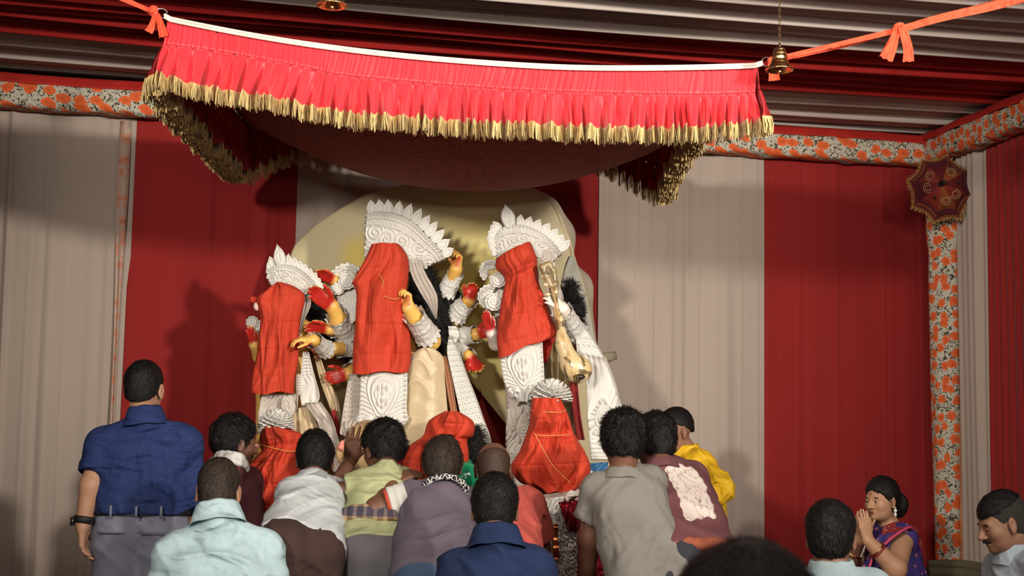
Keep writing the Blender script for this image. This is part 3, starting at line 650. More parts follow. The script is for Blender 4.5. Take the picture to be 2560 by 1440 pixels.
# appliqued hand-made umbrella fixed on the pillar
uc = P(2352, 472, 8.60); um = empty('umbrella', uc, 'embroidered maroon and orange umbrella with fringe opened on the right corner pillar', 'umbrella')
rc = [M('umb_orange', (.26, .060, .014), .8, bump=.3, bscale=120), M('umb_maroon', (.125, .012, .014), .8, bump=.3, bscale=120), M('umb_plum', (.060, .010, .028), .8, bump=.3, bscale=120), M('umb_red', (.20, .022, .014), .8, bump=.3, bscale=120)]
kx = 8.6 / FPX; ang = [math.radians(78 - 45 * i) for i in range(8)]; rx, rz = 84 * kx, 86 * kx
rimp = [uc + A3(rx * math.cos(a), .0, rz * math.sin(a)) for a in ang]; apex = uc + A3(-.045, -.16, .0)
for i in range(8):
    a, b_ = rimp[i], rimp[(i + 1) % 8]
    def sec(s0, s1, dy): 
        U, V = UVg(9, 6); s = s0 + (s1 - s0) * V; e = a + (b_ - a) * U[..., None]; e = e + (uc - e) * (.09 * np.sin(U * np.pi))[..., None]; return apex + (e - apex) * s[..., None] + A3(0, -1, 0) * (dy + .030 * np.sin(s * np.pi))[..., None]
    for nm, s0, s1, m_, dy in (('panel', .03, .78, rc[0] if i in (0, 3) else rc[1] if i % 2 else rc[3], 0), ('border', .78, .84, rc[2], .001), ('border', .84, .91, rc[i % 2], .001), ('border', .91, .95, rc[2], .001), ('border', .95, 1., rc[0], .001)):
        Vv, F = grid_geo(sec(s0, s1, dy), A3(0, .005, 0)); mk(nm, Vv, orient(Vv, F), m_, um)
    c = apex + ((a + b_) / 2 - apex) * .48 + A3(0, -.036, 0); 
    for rr in ((.030, .018) if i in (0, 2, 3, 5, 6) else ()):
        th = np.linspace(0, 2 * np.pi, 17); mk('stitched_ring', *tube_geo([c + A3(math.cos(t) * rr, 0, math.sin(t) * rr) for t in th], .0022, 5), M('cream_thread', (.42, .30, .17), .8), um)
    mk('mirror', *sphere_geo(c, (.009, .004, .009), 10, 6), M('mirror_dark', (.03, .03, .03), .15, metal=.6), um) if i in (1, 4) else None
    n = 26; q = [a + (b_ - a) * s for s in np.linspace(0, 1, n)]; q = [p + (uc - p) * .09 * math.sin(s * math.pi) for p, s in zip(q, np.linspace(0, 1, n))]
    o = mk('fringe', *join(*[tube_geo([p, p + nrm(p - uc) * random.uniform(.012, .026) + A3(random.uniform(-.006, .006), 0, random.uniform(-.012, .004))], .003, 4) for p in q]), M('umb_fringe', (.34, .17, .06), .9), um); o['kind'] = 'stuff'
mk('tip', *tube_geo([apex + A3(0, .02, 0), apex + A3(0, -.05, .006)], [.022, .014], 8), M('dark_rubber', (.02, .018, .018), .6), um)
mk('shaft', *tube_geo([apex, uc + A3(0, .20, .0)], .010, 8), MATS['dark_rubber'], um)
# green bag on the floor by the pillar
gb = P(2388, 1425, 8.3); bg = empty('bag', (gb[0], gb[1], 0), 'dark green canvas bundle standing at the foot of the floral pillar', 'bag'); S = SDF(); zt = P(2388, 1408, 8.3)[2]
S.cone((gb[0] - .08, gb[1], .25), (gb[0] - .08, gb[1], zt - .16), .17, .16, .05); S.cone((gb[0] + .10, gb[1], .22), (gb[0] + .10, gb[1], zt - .17), .16, .14, .05); S.plane((0, 0, .01), (0, 0, -1)); S.disp(lambda p: .012 * Sines(3, 16)(p)); S.mesh('bundle', .014, M('green_canvas', (.03, .065, .03), .8, bump=.3), bg)
mk('flap', *ribbon([A3(gb[0] - .19, gb[1] - .13, zt - .035), A3(gb[0], gb[1] - .17, zt - .02), A3(gb[0] + .2, gb[1] - .12, zt - .05)], .12, .09, 3, fold=.012), M('olive_canvas', (.10, .085, .05), .85), bg)
# ================================================================ IDOLS
shola = M('white_pith', (.62, .60, .56), .62, (.58, .555, .515), 14, spec=.25); pith_aged = M('aged_pith', (.50, .45, .40), .65, (.45, .39, .345), 12)
clay_y = M('yellow_clay', (.74, .46, .12), .38, (.68, .38, .085), 7, spec=.4); clay_w = M('white_clay', (.80, .70, .62), .38, spec=.4); [mask_link(m_, (.42, .018, .012), .28) for m_ in (clay_y, clay_w)]; alta = M('red_alta', (.45, .020, .014), .4, (.36, .014, .012), 12)
wig = M('black_wig', (.008, .007, .006), .6, (.018, .016, .014), 50, bump=1., bscale=120); cream_satin = M('cream_satin', (.55, .43, .27), .42, (.49, .37, .22), 5, spec=.45, wr=.25, wscale=6, wst=(1, 1, 2), sheen=.2)
red_cotton = M('red_cotton', (.50, .045, .018), .75, (.45, .038, .015), 4, bump=.12, bscale=300, wr=.25, wscale=5); copper_cl = M('copper_cloth', (.30, .11, .04), .45, spec=.5); red_velvet = M('red_velvet', (.24, .012, .012), .85, sheen=.2)
board = M('backboard_paint', (.56, .47, .26), .7); N, L, b = node_tools(board); tc = N.new('ShaderNodeTexCoord')
# sprayed ochre and yellow patches of paint
def patch(c, r):
    v = N.new('ShaderNodeVectorMath'); v.operation = 'DISTANCE'; v.inputs[1].default_value = c; L.new(tc.outputs['Object'], v.inputs[0]); return ramp_v(v.outputs['Value'], r)
def ramp_v(s, r):
    mr = N.new('ShaderNodeMapRange'); mr.inputs[1].default_value = r * .25; mr.inputs[2].default_value = r; mr.inputs[3].default_value = 1; mr.inputs[4].default_value = 0; mr.interpolation_type = 'SMOOTHSTEP'; L.new(s, mr.inputs[0]); return mr.outputs[0]
BO = A3(*P(1100, 1000, 7.85)); BO[2] = .9
bb = empty('backboard', BO, 'tall rounded cream painted backboard rising behind the idols', 'backboard')
lc = lambda px, py: tuple(P(px, py, 7.8) - BO)
nz = N.new('ShaderNodeTexNoise'); nz.inputs['Scale'].default_value = 3; nz.inputs['Detail'].default_value = 5; L.new(tc.outputs['Object'], nz.inputs[0])
c0 = mixc(N, L, nz.outputs[0], (.50, .42, .25), (.60, .51, .32)); c0 = mixc(N, L, patch(lc(1180, 640), .40), c0, (.74, .62, .27)); c0 = mixc(N, L, patch(lc(1170, 780), .42), c0, (.70, .55, .13)); c0 = mixc(N, L, patch(lc(1180, 900), .42), c0, (.62, .52, .19)); c0 = mixc(N, L, patch(lc(900, 640), .16), c0, (.66, .52, .14)); c0 = mixc(N, L, patch(lc(930, 960), .3), c0, (.54, .46, .22)); L.new(c0, b.inputs['Base Color'])
OUT = [(640, 1460), (648, 1200), (655, 1050), (668, 900), (690, 740), (735, 612), (790, 560), (850, 521), (920, 483), (1000, 464), (1100, 453), (1200, 451), (1262, 453), (1325, 470), (1372, 496), (1404, 538), (1428, 600), (1438, 645), (1458, 700), (1472, 760), (1484, 830), (1500, 900), (1525, 980), (1552, 1060), (1575, 1200), (1590, 1460)]
op = resample(px3(OUT, 7.80), 120); cc = op.mean(0)
def board_sheet(y, sc=1.): return [cc + (p - cc) * s * 1. + A3(0, y, 0) for s in (0, .25, .5, .75, .97, 1.) for p in op]
n = 120; U = np.arange(n); Vb = []
for s in (.02, .3, .6, .9, .985, 1.): Vb.append(cc + (op - cc) * s + A3(0, -.012 if s < .99 else 0, 0))
for s in (1., .02): Vb.append(cc + (op - cc) * s + A3(0, .05, 0))
Fb = []
for r in range(7): Fb.append(np.stack([r * n + U[:-1], r * n + U[1:], (r + 1) * n + U[1:], (r + 1) * n + U[:-1]], -1))
Fb = np.concatenate(Fb); Vb = np.concatenate(Vb); mk('board', Vb, orient(Vb, Fb), board, bb)
A_ = [(1262, 456, 7.782), (1322, 474, 7.782), (1366, 501, 7.782), (1397, 542, 7.782), (1419, 603, 7.782), (1430, 648, 7.782), (1449, 703, 7.782), (1463, 762, 7.782), (1475, 832, 7.782), (1491, 902, 7.782), (1516, 982, 7.782), (1543, 1062, 7.782)]
B_ = [(1262, 453, 7.9), (1328, 466, 7.9), (1378, 492, 7.9), (1410, 532, 7.92), (1437, 572, 7.95), (1436, 645, 7.98), (1472, 690, 8.0), (1484, 738, 8.0), (1486, 830, 8.0), (1506, 895, 8.), (1532, 975, 8.), (1562, 1060, 8.)]
strip('cloth_edge', A_, B_, 7.8, 60, 6, lambda U, V: .006 * np.sin(U * 40), M('board_cloth', (.56, .50, .38), .85), bb, .01)
strip('grey_side_patch', [(1424, 640, 7.775), (1406, 700, 7.775), (1408, 780, 7.775), (1425, 860, 7.775)], [(1434, 640, 7.78), (1455, 705, 7.78), (1475, 790, 7.78), (1490, 870, 7.78)], 7.78, 30, 8, lambda U, V: .006 * np.sin(U * 20 + V * 5), M('grey_plaster', (.47, .46, .40), .85, (.40, .39, .34), 8), bb, .01)
wood = M('bare_wood', (.33, .22, .13), .8, (.24, .15, .085), 6, (1, 1, .2), bump=.4, bscale=40)
for (x0, y0, x1, y1, Y, w_) in ((1236, 450, 1234, 415, 7.86, .036), (1158, 452, 1155, 430, 7.95, .030)):
    a, b_ = P(x0, y0 + 40, Y), P(x1, y1, Y); R = frame(A3(0, 1, 0), b_ - a); mk('batten', *box_geo((a + b_) / 2, (w_, .02, np.linalg.norm(b_ - a)), R), wood, bb)
mk('log_end', *join(tube_geo(resample([P(1440, 905, 7.95), P(1520, 893, 7.93), P(1541, 888, 7.93)], 8), [.028, .028, .029, .030, .029, .030, .028, .022], 10)), M('grey_log', (.34, .29, .20), .8, (.25, .21, .15), 12, bump=.4), bb)
red_hem = strip('red_backing', [(1130, 1080), (1200, 1000), (1195, 960)], [(1255, 1110), (1222, 1040), (1205, 990)], 7.74, 20, 6, None, red_velvet, bb, .01)
base_m = M('base_wood_red', (.25, .03, .02), .8, bump=.2)
ib = empty('idol_base', (P(1100, 1400, 7.3)[0], 7.30, STG if 'STG' in globals() else .42), 'low red base on the stage carrying the idols', 'pedestal')
mk('top_board', *box_geo(A3(ORG[ib][0], 7.38, .82), (1.95, .96, .06)), base_m, ib); mk('plinth', *box_geo(A3(ORG[ib][0], 7.40, .605), (1.85, .88, .37)), base_m, ib)

def petal(name, bpx, tpx, wpx, Y, parent, mat=shola, h=.016, tilt=0., groove=3):
    a, b_ = P(*bpx, Y), P(*tpx, Y - tilt); L_ = b_ - a; sd = nrm(np.cross(L_, A3(0, 1, 0))); w_ = wpx * Y / FPX / 2; U, V = UVg(15, 13); s = V * 2 - 1
    prof = np.clip(np.sin(np.pi * np.clip(U * .86 + .12, 0, 1)) ** .75 * (1 - U ** 6), .02, 1); hh = h * (np.sqrt(np.clip(1 - s * s, 0, 1)) * (.45 + .55 * np.cos(np.sqrt(s * s + ((U - .42) * 1.5) ** 2) * np.pi * groove * 1.3)) * (1 - (U - .5) ** 2 * 1.2) + .15)
    G = a + L_ * U[..., None] + sd * (w_ * prof * s)[..., None] + A3(0, -1, 0) * hh[..., None]
    Vv, F = grid_geo(G, A3(0, h * .7, 0)); return mk(name, Vv, orient(Vv, F), mat, parent)
def rosette(name, c, r, n, parent, mat=shola, Y=None, layers=2, h=.02):
    """domed disc with scalloped petals round it (c in 3-D, r in metres)"""
    U, V = UVg(n * 6 + 1, 16); a = U * 2 * np.pi; rr = V * r * (1 - .10 * V ** 4 * (1 - np.abs(np.cos(a * n / 2)))); hh = h * (1 - V ** 2) + h * .55 * (.5 + .5 * np.cos(V * np.pi * 6)) + h * .35 * np.abs(np.cos(a * n / 2)) * (V > .6)
    G = c + np.stack([np.cos(a) * rr, -hh, np.sin(a) * rr], -1); Vv, F = grid_geo(G); return mk(name, Vv, orient(Vv, F), mat, parent)
def arm(name, pts, rs, hand, mat, parent, palm=True, hs=1., k=.02):
    """pts: shoulder/elbow/wrist ; hand: d,n,t,curl"""
    S = SDF(); S.chain(pts, rs, k); w_ = pts[-1]; hand_ops(S, w_, A3(*hand['d']), A3(*hand['n']), A3(*hand['t']), hs, hand.get('curl', (.3, .4, .3)), hand.get('spread', .06), hand.get('thumb', (.3,)), r=1.18); fist = hand.get('thumb', (.3,))[0] > .6
    d = nrm(A3(*hand['d'])); nn = nrm(A3(*hand['n'])); V, F = S.geo(.0052); o = mk(name, V, F, mat, parent)
    vn = vnormals(V, F); al = (V - w_) @ d; q = (nn * .85 - d * .5)
    m_ = (np.minimum(vn @ nn - .25, (.030 * hs - (V - w_) @ nn) * 20) if fist else vn @ q - .25) if palm else vn @ d - .75
    set_attr(o, 'mask', np.minimum(m_, (al - (.012 if palm else .13 * hs)) * 25)); return o
def armlet(a, b_, ra, rb, parent, n=12, mat=shola, up=1.28):
    k = 26; p = resample([a, b_], k); d = nrm(b_ - a); x = nrm(np.cross(d, A3(0, 1, .2))); y = np.cross(d, x); U, V = UVg(n * 5, k); th = U * 2 * np.pi
    rel = .45 * scroll(U, V, n // 2, 2, n, 1.6) + .6 * ridge(V, .06, .05) + .6 * ridge(V, .94, .05) + .4 * ridge(V, .5, .03); r = (ra + (rb - ra) * V) * (up - .06 + .28 * rel); r = r * (1 + .16 * (np.abs(V - .5) > .46) * np.abs(np.cos(th * n / 2)))
    ext = d * .014
    G = p[None] + x * (np.cos(th) * r)[..., None] + y * (np.sin(th) * r)[..., None] + d * ((V - .5) * .03 * np.abs(np.cos(th * n / 2)))[..., None]
    Vv, F = grid_geo(G); mk('armlet', Vv, F, mat, parent)
def wig_mesh(parent, balls, amp=.012, seed=5, h=.009, name='hair'):
    S = SDF()
    for (x, y, Y, r) in balls: S.ell(P(x, y, Y), A3(r, r * .7, r * 1.15), None, .04)
    n1 = Sines(seed, 120); n2 = Sines(seed + 1, 45); S.disp(lambda p: amp * (.5 * n1(p) + .7 * n2(p))); Vh, Fh = S.geo(h); mk(name, *join((Vh, [Fh]), strands(Vh, Fh, Vh.mean(0), np.eye(3), 1., int(900 + 60 * len(balls) * 3), .032, seed, .5, 1.1, .0016)), wig, parent)
def crumple(seed, n, L=1., sharp=.05):
    g = np.random.default_rng(seed); ls = [(g.uniform(0, 1), g.uniform(0, 1), g.uniform(-1.6, 1.6), g.uniform(.4, 1), g.uniform(.05, .20), g.choice([-1, 1])) for _ in range(n)]
    def f(U, V):
        h = 0
        for u, v, a, am, w_, sg in ls:
            d = (U - u) * math.sin(a) + (V - v) * math.cos(a) * .8; al = (U - u) * math.cos(a) - (V - v) * math.sin(a); h = h + sg * am * np.clip(1 - np.abs(d) / w_, 0, 1) * np.exp(-(al / .35) ** 2)
        return h
    return f
def cloth(label, Lp, Rp, Y, bul, seed, nfold=3.2, fold=.008, cr=.020, ncr=24, creases=((.33, .66), (.2, .42, .64, .86)), nu=90, nv=110, thick=.003, mats=red_cotton, hook=None, ybot=None, grp=None):
    """a red cloth hung from its top edge: side outlines in pixels, real depth and bulge"""
    a = resample(px3(Lp, Y), nv, True); b_ = resample(px3(Rp, Y), nv, True); U, V = UVg(nu, nv); G = a[None] * (1 - U[..., None]) + b_[None] * U[..., None]; cf = crumple(seed, ncr); ph = seed * 1.3
    h = bul * np.sqrt(np.clip(1 - (2 * U - 1) ** 2, 0, 1)) + fold * (V ** .8) * np.sin(2 * np.pi * nfold * U + ph + 1.1 * np.sin(V * 4 + ph)) * (.6 + .4 * np.sin(U * 7 + ph)) + cr * cf(U, V)
    for u in creases[0]: h = h - .006 * np.clip(1 - np.abs(U - u) / .018, 0, 1)
    for v in creases[1]: h = h - .006 * np.clip(1 - np.abs(V - v) / .014, 0, 1)
    if hook is not None: h = h + hook(U, V)
    G = G + np.stack([.003 * np.sin(V * 17 + ph) * V, -h, -.006 * np.cos(2 * np.pi * nfold * U + ph) * (V > .9) * (V - .9) * 10], -1); Vv, F = grid_geo(G, A3(0, thick, 0)); F = orient(Vv, F)
    o = mk('face_cloth' if 'face' in label or 'head' in label else 'wrapping_cloth', Vv, F, mats); return tag(o, label, 'cloth', grp)
def thread(parent, pts, Y):
    mk('gold_thread', *tube_geo(resample(px3(pts, Y), 24, True), .0016, 5), M('gold_thread', (.75, .42, .12), .5), parent)

# ---------------------------------------------------------------- central ten-armed figure
d0 = empty('goddess_idol', (P(985, 1000, 7.35)[0], 7.35, .85), 'large central idol with fan crown and many yellow arms, face under red cloth', 'idol'); Y0 = 7.35
S = SDF(); hd = P(975, 705, 7.30); S.ell(hd, (.10, .11, .14), None, .02); S.cone(hd - A3(0, 0, .1), P(985, 790, 7.36), .055, .06, .03)
for q in (-1, 1): S.cone(P(985, 800, 7.36), P(985 + q * 62, 815, 7.36), .075, .062, .04); S.cone(P(985 + q * 28, 815, 7.36), P(985 + q * 22, 950, 7.36), .10, .10, .05); S.cone(P(985 + q * 25, 950, 7.36), P(985 + q * 32, 1150, 7.36), .12, .10, .05); S.cone(P(985 + q * 32, 1150, 7.36), A3(P(985 + q * 30, 1150, 7.36)[0], 7.36, .90), .09, .06, .03)
S.mesh('body', .012, clay_y, d0)
RIM = [(919, 536), (940, 533), (962, 534), (1000, 542), (1037, 562), (1067, 592), (1097, 622), (1112, 647)]; INN = [(914, 642), (936, 654), (960, 662), (985, 667), (1010, 670), (1032, 671), (1048, 671), (1053, 670)]
def crown_h(sc, n, nb):
    def f(U, V):
        body = scroll(U, V / .72, n, 2, sc, 2.3) * .010 * (V < .70); return body + .012 * ridge(V, .97, .025) + .012 * ridge(V, .86, .016) + .012 * ridge(V, .72, .02) + .010 * beads(U, (V - .88) / .09, nb, 1) * band(V, .875, .965) + .008 * beads(U, (V - .735) / .11, nb * 1.3, 1) * band(V, .735, .845)
    return f
cr = strip('crown', INN, RIM, 7.18, 220, 90, crown_h(3, 5, 26), shola, d0, .055, bulge=lambda U, V: .045 * np.sin(np.pi * U) + .02)
TIPS = [(927, 498), (948, 497), (970, 497), (1000, 500), (1029, 507), (1055, 519), (1077, 536), (1096, 552), (1114, 572), (1127, 597), (1136, 620)]
rm = resample(RIM, 12); bs = [(rm[i] + rm[i + 1]) / 2 for i in range(11)]
for t, bq in zip(TIPS, bs): petal('crown_petal', bq - (np.array(t) - bq) * .10, t, 25, 7.17, cr, h=.014)
# teardrop bosses on the crown face
for c_, w_, h_ in (((952, 628), 26, 52), ((1000, 600), 34, 44)): petal('crown_boss', (c_[0], c_[1] + h_ / 2), (c_[0] + (4 if w_ > 30 else 0), c_[1] - h_ / 2), w_, 7.135, cr, h=.022, groove=4)
strip('crown_side', [(914, 540, 7.30), (912, 600, 7.30), (912, 642, 7.30)], [(920, 536, 7.20), (918, 600, 7.20), (915, 642, 7.20)], 7.2, 20, 8, lambda U, V: .004 * np.sin(U * 40), shola, d0, .02)
# ear ornaments
def fan(c, r0, r1, a0, a1, n, Y, parent, nm='ear_ornament'):
    th = np.radians(np.linspace(a0, a1, 14)); A_ = [(c[0] + r0 * math.cos(t), c[1] - r0 * math.sin(t)) for t in th]; B_ = [(c[0] + r1 * .78 * math.cos(t), c[1] - r1 * .78 * math.sin(t)) for t in th]
    o = strip(nm, A_, B_, Y, 70, 26, lambda U, V: .010 * scroll(U, V, 4, 1, n, 1.8) + .012 * ridge(V, .95, .06) + .010 * ridge(V, .72, .05), shola, parent, .03)
    for i in range(n):
        t = math.radians(a0 + (a1 - a0) * (i + .5) / n); u = A3(math.cos(t), -math.sin(t)) if False else np.array([math.cos(t), -math.sin(t)]); petal('ornament_petal', np.array(c) + u * r1 * .70, np.array(c) + u * r1, r1 * 1.0 * math.radians(abs(a1 - a0)) / n, Y, o, h=.010, groove=2)
    return o
fan((868, 702), 6, 47, 215, 40, 9, 7.22, d0); rosette('ear_ornament', P(868, 704, 7.19), .045, 10, d0); rosette('ear_ornament', P(846, 722, 7.20), .034, 9, d0)
strip('shoulder_drape', [(842, 742), (850, 775), (862, 800), (872, 815)], [(905, 712), (900, 745), (896, 775), (890, 800)], 7.22, 40, 24, lambda U, V: .010 * scroll(U, V, 3, 2, 9), shola, d0, .02)
fan((1040, 668), 5, 30, 190, -10, 9, 7.12, d0); strip('ear_pendant', [(1022, 655), (1030, 690), (1050, 730), (1072, 765), (1088, 798)], [(1052, 655), (1068, 690), (1082, 715), (1094, 745), (1092, 798)], 7.12, 60, 26, lambda U, V: .012 * np.sin(np.pi * V) * np.abs(np.sin(U * np.pi * 2.5)) + .010 * edge(U, V, .10) + .006 * np.cos(V * 22), pith_aged, d0, .02)
wig_mesh(d0, [(1075, 745, 7.36, .09), (1050, 775, 7.32, .09), (1095, 800, 7.36, .085), (1080, 850, 7.36, .09), (1045, 850, 7.34, .07), (1105, 880, 7.38, .045), (1110, 915, 7.40, .03), (1130, 760, 7.42, .055), (1160, 755, 7.45, .04), (1050, 710, 7.36, .07), (1060, 690, 7.34, .05), (880, 830, 7.42, .06), (872, 880, 7.44, .05), (1075, 800, 7.3, .08)], seed=11)
# arms ----------------------------------------------------------
def idol_arm(pts, rs, hand, let=None, mat=clay_y, parent=None, hs=1., palm=True):
    p3 = [P(*q) for q in pts]; o = arm('arm', p3, rs, hand, mat, parent, palm, hs)
    if let:
        i, s0, s1 = let; a, b_ = p3[i], p3[i + 1]; armlet(a + (b_ - a) * s0, a + (b_ - a) * s1, rs[i] + (rs[i + 1] - rs[i]) * s0, rs[i] + (rs[i + 1] - rs[i]) * s1, o)
    return o
FI = (.95, 1.25, .8)
idol_arm([(930, 790, 7.42), (872, 745, 7.36), (838, 702, 7.22)], (.05, .042, .032), dict(d=(-.85, -.25, .35), n=(-.15, -.75, -.6), t=(.1, -.4, .9), curl=(.3, .35, .3)), (1, .3, .85), parent=d0, hs=.78)
idol_arm([(925, 800, 7.42), (868, 836, 7.32), (846, 800, 7.20), (832, 768, 7.14)], (.055, .048, .042, .034), dict(d=(-.75, -.2, .6), n=(-.3, -.95, -.1), t=(.5, -.3, .8), curl=(.30, .35, .3), spread=-.02), (1, .1, 1.2), parent=d0, hs=1.0)
idol_arm([(925, 815, 7.44), (875, 822, 7.36), (822, 822, 7.22)], (.05, .042, .032), dict(d=(-.95, -.2, .1), n=(-.2, -.75, -.6), t=(.1, -.6, .8), curl=(.3, .35, .3)), (1, .1, .75), parent=d0, hs=.82)
idol_arm([(925, 850, 7.44), (890, 868, 7.38), (836, 872, 7.24)], (.05, .042, .032), dict(d=(-.95, -.15, -.1), n=(-.2, -.85, -.45), t=(.0, -.5, .8), curl=(.35, .4, .3)), (1, .15, .75), parent=d0, hs=.76)
idol_arm([(930, 890, 7.46), (895, 920, 7.40), (870, 935, 7.28)], (.05, .042, .034), dict(d=(-.9, -.15, -.25), n=(-.2, -.95, -.1), t=(.1, -.3, .9), curl=(.35, .4, .35)), (1, .1, .7), parent=d0, hs=.82)
idol_arm([(1045, 800, 7.42), (1100, 760, 7.40), (1128, 705, 7.34), (1140, 672, 7.28)], (.052, .045, .036, .034), dict(d=(.15, -.1, 1), n=(-.75, -.65, .1), t=(-.5, .8, 0), curl=(.8, 1.3, .9), thumb=(.7,)), (1, .55, 1.35), parent=d0, hs=.78)
idol_arm([(1050, 810, 7.44), (1132, 795, 7.40), (1172, 752, 7.30)], (.052, .050, .034), dict(d=(.25, -.2, 1), n=(.35, -.9, .2), t=(-.8, -.3, .1), curl=(.5, .6, .4)), (1, .25, .95), parent=d0, hs=.74)
idol_arm([(1050, 830, 7.46), (1130, 845, 7.44), (1190, 836, 7.34)], (.05, .046, .033), dict(d=(.9, -.1, .25), n=(.2, -.95, 0), t=(-.1, -.2, .95), curl=(.4, .5, .4)), (1, .10, .95), parent=d0, hs=.74)
idol_arm([(1050, 850, 7.46), (1128, 868, 7.44), (1172, 892, 7.34)], (.05, .042, .034), dict(d=(.55, -.35, -.75), n=(.35, -.9, .2), t=(-.6, -.3, -.4), curl=(.45, .5, .4), spread=.08), (1, .30, .95), parent=d0, hs=.86)
idol_arm([(1062, 800, 7.38), (1076, 852, 7.20), (1050, 812, 7.08), (1022, 770, 7.02)], (.055, .050, .044, .036), dict(d=(-.10, -.10, 1), n=(-.85, -.45, .1), t=(-.4, .8, .2), curl=(.8, 1.25, .9), thumb=(.7,)), (1, .35, 1.55), parent=d0, hs=.80)
# garments
FR = lambda U, V: .008 * scroll(U, V, 4, 5, 17, 2.0) + .010 * edge(U, V, .05)
def apron_h(U, V):
    x = (U - .5) * 2; h1, r = paisley(V, x, .40, 0., .36, .62, 3.6, .55); ed = np.minimum(U, 1 - U); out = r > 1.12
    m_ = np.abs(x); sp = np.hypot((m_ - .62) * 1.0, (V - .86) * 2.2); spa = np.arctan2((V - .86) * 2.2, m_ - .62)
    h2 = lines(sp * 3.2 + spa / (2 * np.pi)) * (V > .70); h3 = lines(V * 16 + m_ * 3) * .5 * (V <= .70) * (m_ < .80)
    bd = beads(np.clip((ed - .015) / .085, 0, .999), V, 1, 15) * (ed > .015) * (ed < .10) * (V < .84)
    return .014 * np.where(out, np.where(h2 > 0, h2, h3), h1) + .004 * np.cos(x * 40) * (r < .5) + .014 * bd + .010 * ridge(V, .985, .012)
def panel_h(seed, c1=(.62, .55), sz=(.16, .26)):
    def f(U, V):
        h1, r = paisley(U, V, c1[0], c1[1], sz[0], sz[1], 4., -.5); tee = lines(np.arctan2(V - c1[1], (U - c1[0]) * 3) / (2 * np.pi) * 16) * (r > 1.05) * (r < 1.45)
        return .019 * np.where(r < 1.05, h1, np.where(r < 1.45, tee, np.where(U > .80, lines(U * 26) * .7, flow(U, V, 4.5, seed)))) + .011 * edge(U, V, .035)
    return f
strip('apron_panel', [(902, 925), (900, 975), (898, 1020), (895, 1045), (908, 1064), (930, 1072)], [(1018, 925), (1018, 975), (1016, 1020), (1018, 1045), (1003, 1064), (985, 1072)], 7.08, 150, 110, lambda V, U: apron_h(U, V), shola, d0, .03, bulge=lambda U, V: .03 * np.sin(np.pi * V))
strip('apron_tail', [(928, 1065), (918, 1090), (930, 1115)], [(990, 1065), (1003, 1085), (992, 1115)], 7.10, 40, 40, lambda U, V: .012 * np.sin(V * 24 + 4 * np.sin(U * 5)), shola, d0, .02)
NETH = lambda nx, ny: (lambda U, V: .0062 * net(U, V, nx, ny) + .008 * edge(U, V, .03))
strip('bead_panel', [(874, 935), (866, 980), (858, 1030), (850, 1085)], [(905, 935), (902, 980), (900, 1030), (898, 1085)], 7.16, 150, 60, NETH(12, 3), pith_aged, d0, .02)
strip('bead_panel', [(1122, 842), (1118, 880), (1128, 930), (1140, 985), (1152, 1040), (1158, 1072)], [(1132, 842), (1152, 890), (1170, 940), (1188, 985), (1204, 1030), (1214, 1060)], 7.18, 330, 84, NETH(17, 4), shola, d0, .025)
strip('scroll_panel', [(1158, 1072), (1162, 1110), (1170, 1200)], [(1214, 1060), (1228, 1100), (1245, 1200)], 7.16, 80, 50, lambda U, V: .012 * np.sin(V * 30 + 5 * np.sin(U * 6)) * .6 + .010 * edge(U, V, .05), shola, d0, .025)
strip('shoulder_cap', [(1120, 815), (1122, 835), (1124, 850)], [(1140, 815), (1148, 838), (1136, 862)], 7.30, 20, 14, lambda U, V: .006 * np.sin(U * 14), shola, d0, .02)
def skirt_h(U, V): return .05 * np.sin(np.pi * V) + .016 * (1 - np.abs(np.sin(U * 21 - (V - .2) ** 2 * 7 + .9 * np.sin(V * 5)))) ** 1.6 * (.5 + .5 * np.sin(U * 7 + V * 3)) + .008 * np.sin(V * 9 + U * 4)
strip('satin_skirt', [(1048, 872), (1024, 896), (1018, 940), (1014, 1000), (1008, 1060), (990, 1110), (980, 1200)], [(1084, 870), (1108, 894), (1112, 950), (1118, 1020), (1120, 1080), (1112, 1150), (1105, 1240)], 7.15, 90, 60, skirt_h, cream_satin, d0, .02)
strip('orange_sash', [(1106, 890), (1112, 950), (1122, 1010), (1135, 1070)], [(1116, 890), (1130, 950), (1140, 1010), (1150, 1070)], 7.17, 30, 8, lambda U, V: .010 * np.sin(V * 7), copper_cl, d0, .01)
cloth('red cloth tied over the face of the large central idol', [(928, 614), (912, 650), (880, 706), (881, 708), (892, 740), (888, 810), (884, 870), (880, 937)], [(1000, 612), (1020, 645), (1020, 700), (1012, 770), (1026, 840), (1028, 890), (1020, 930)], 7.08, .10, 3, 1.6, .009, .020, 30)
th = empty('gold_thread', P(1000, 740, 6.95), 'thin gold thread tied round the central face cloth', 'thread'); thread(th, [(948, 685, 6.985), (958, 705, 6.965), (955, 735, 6.97), (985, 748, 6.96), (1002, 742, 6.98)], 6.95)

# ---------------------------------------------------------------- left goddess
d1 = empty('goddess_idol', (P(720, 1000, 7.30)[0], 7.30, .85), 'smaller idol at left with pointed fan crown, face under red cloth', 'idol')
S = SDF(); S.ell(P(712, 742, 7.28), (.085, .09, .115), None, .02); S.cone(P(712, 760, 7.3), P(712, 810, 7.32), .05, .055, .03)
for q in (-1, 1): S.cone(P(712, 815, 7.32), P(712 + q * 48, 830, 7.32), .065, .052, .04); S.cone(P(712 + q * 20, 830, 7.32), P(715 + q * 20, 960, 7.32), .085, .09, .05); S.cone(P(715 + q * 22, 960, 7.32), A3(P(720 + q * 20, 1100, 7.32)[0], 7.32, .90), .11, .10, .05)
S.mesh('body', .012, clay_y, d1)
RIM = [(676, 676), (684, 670), (702, 664), (737, 668), (760, 680), (782, 700), (798, 722)]; INN = [(678, 712), (690, 716), (706, 718), (724, 720), (742, 724), (756, 732), (764, 738)]
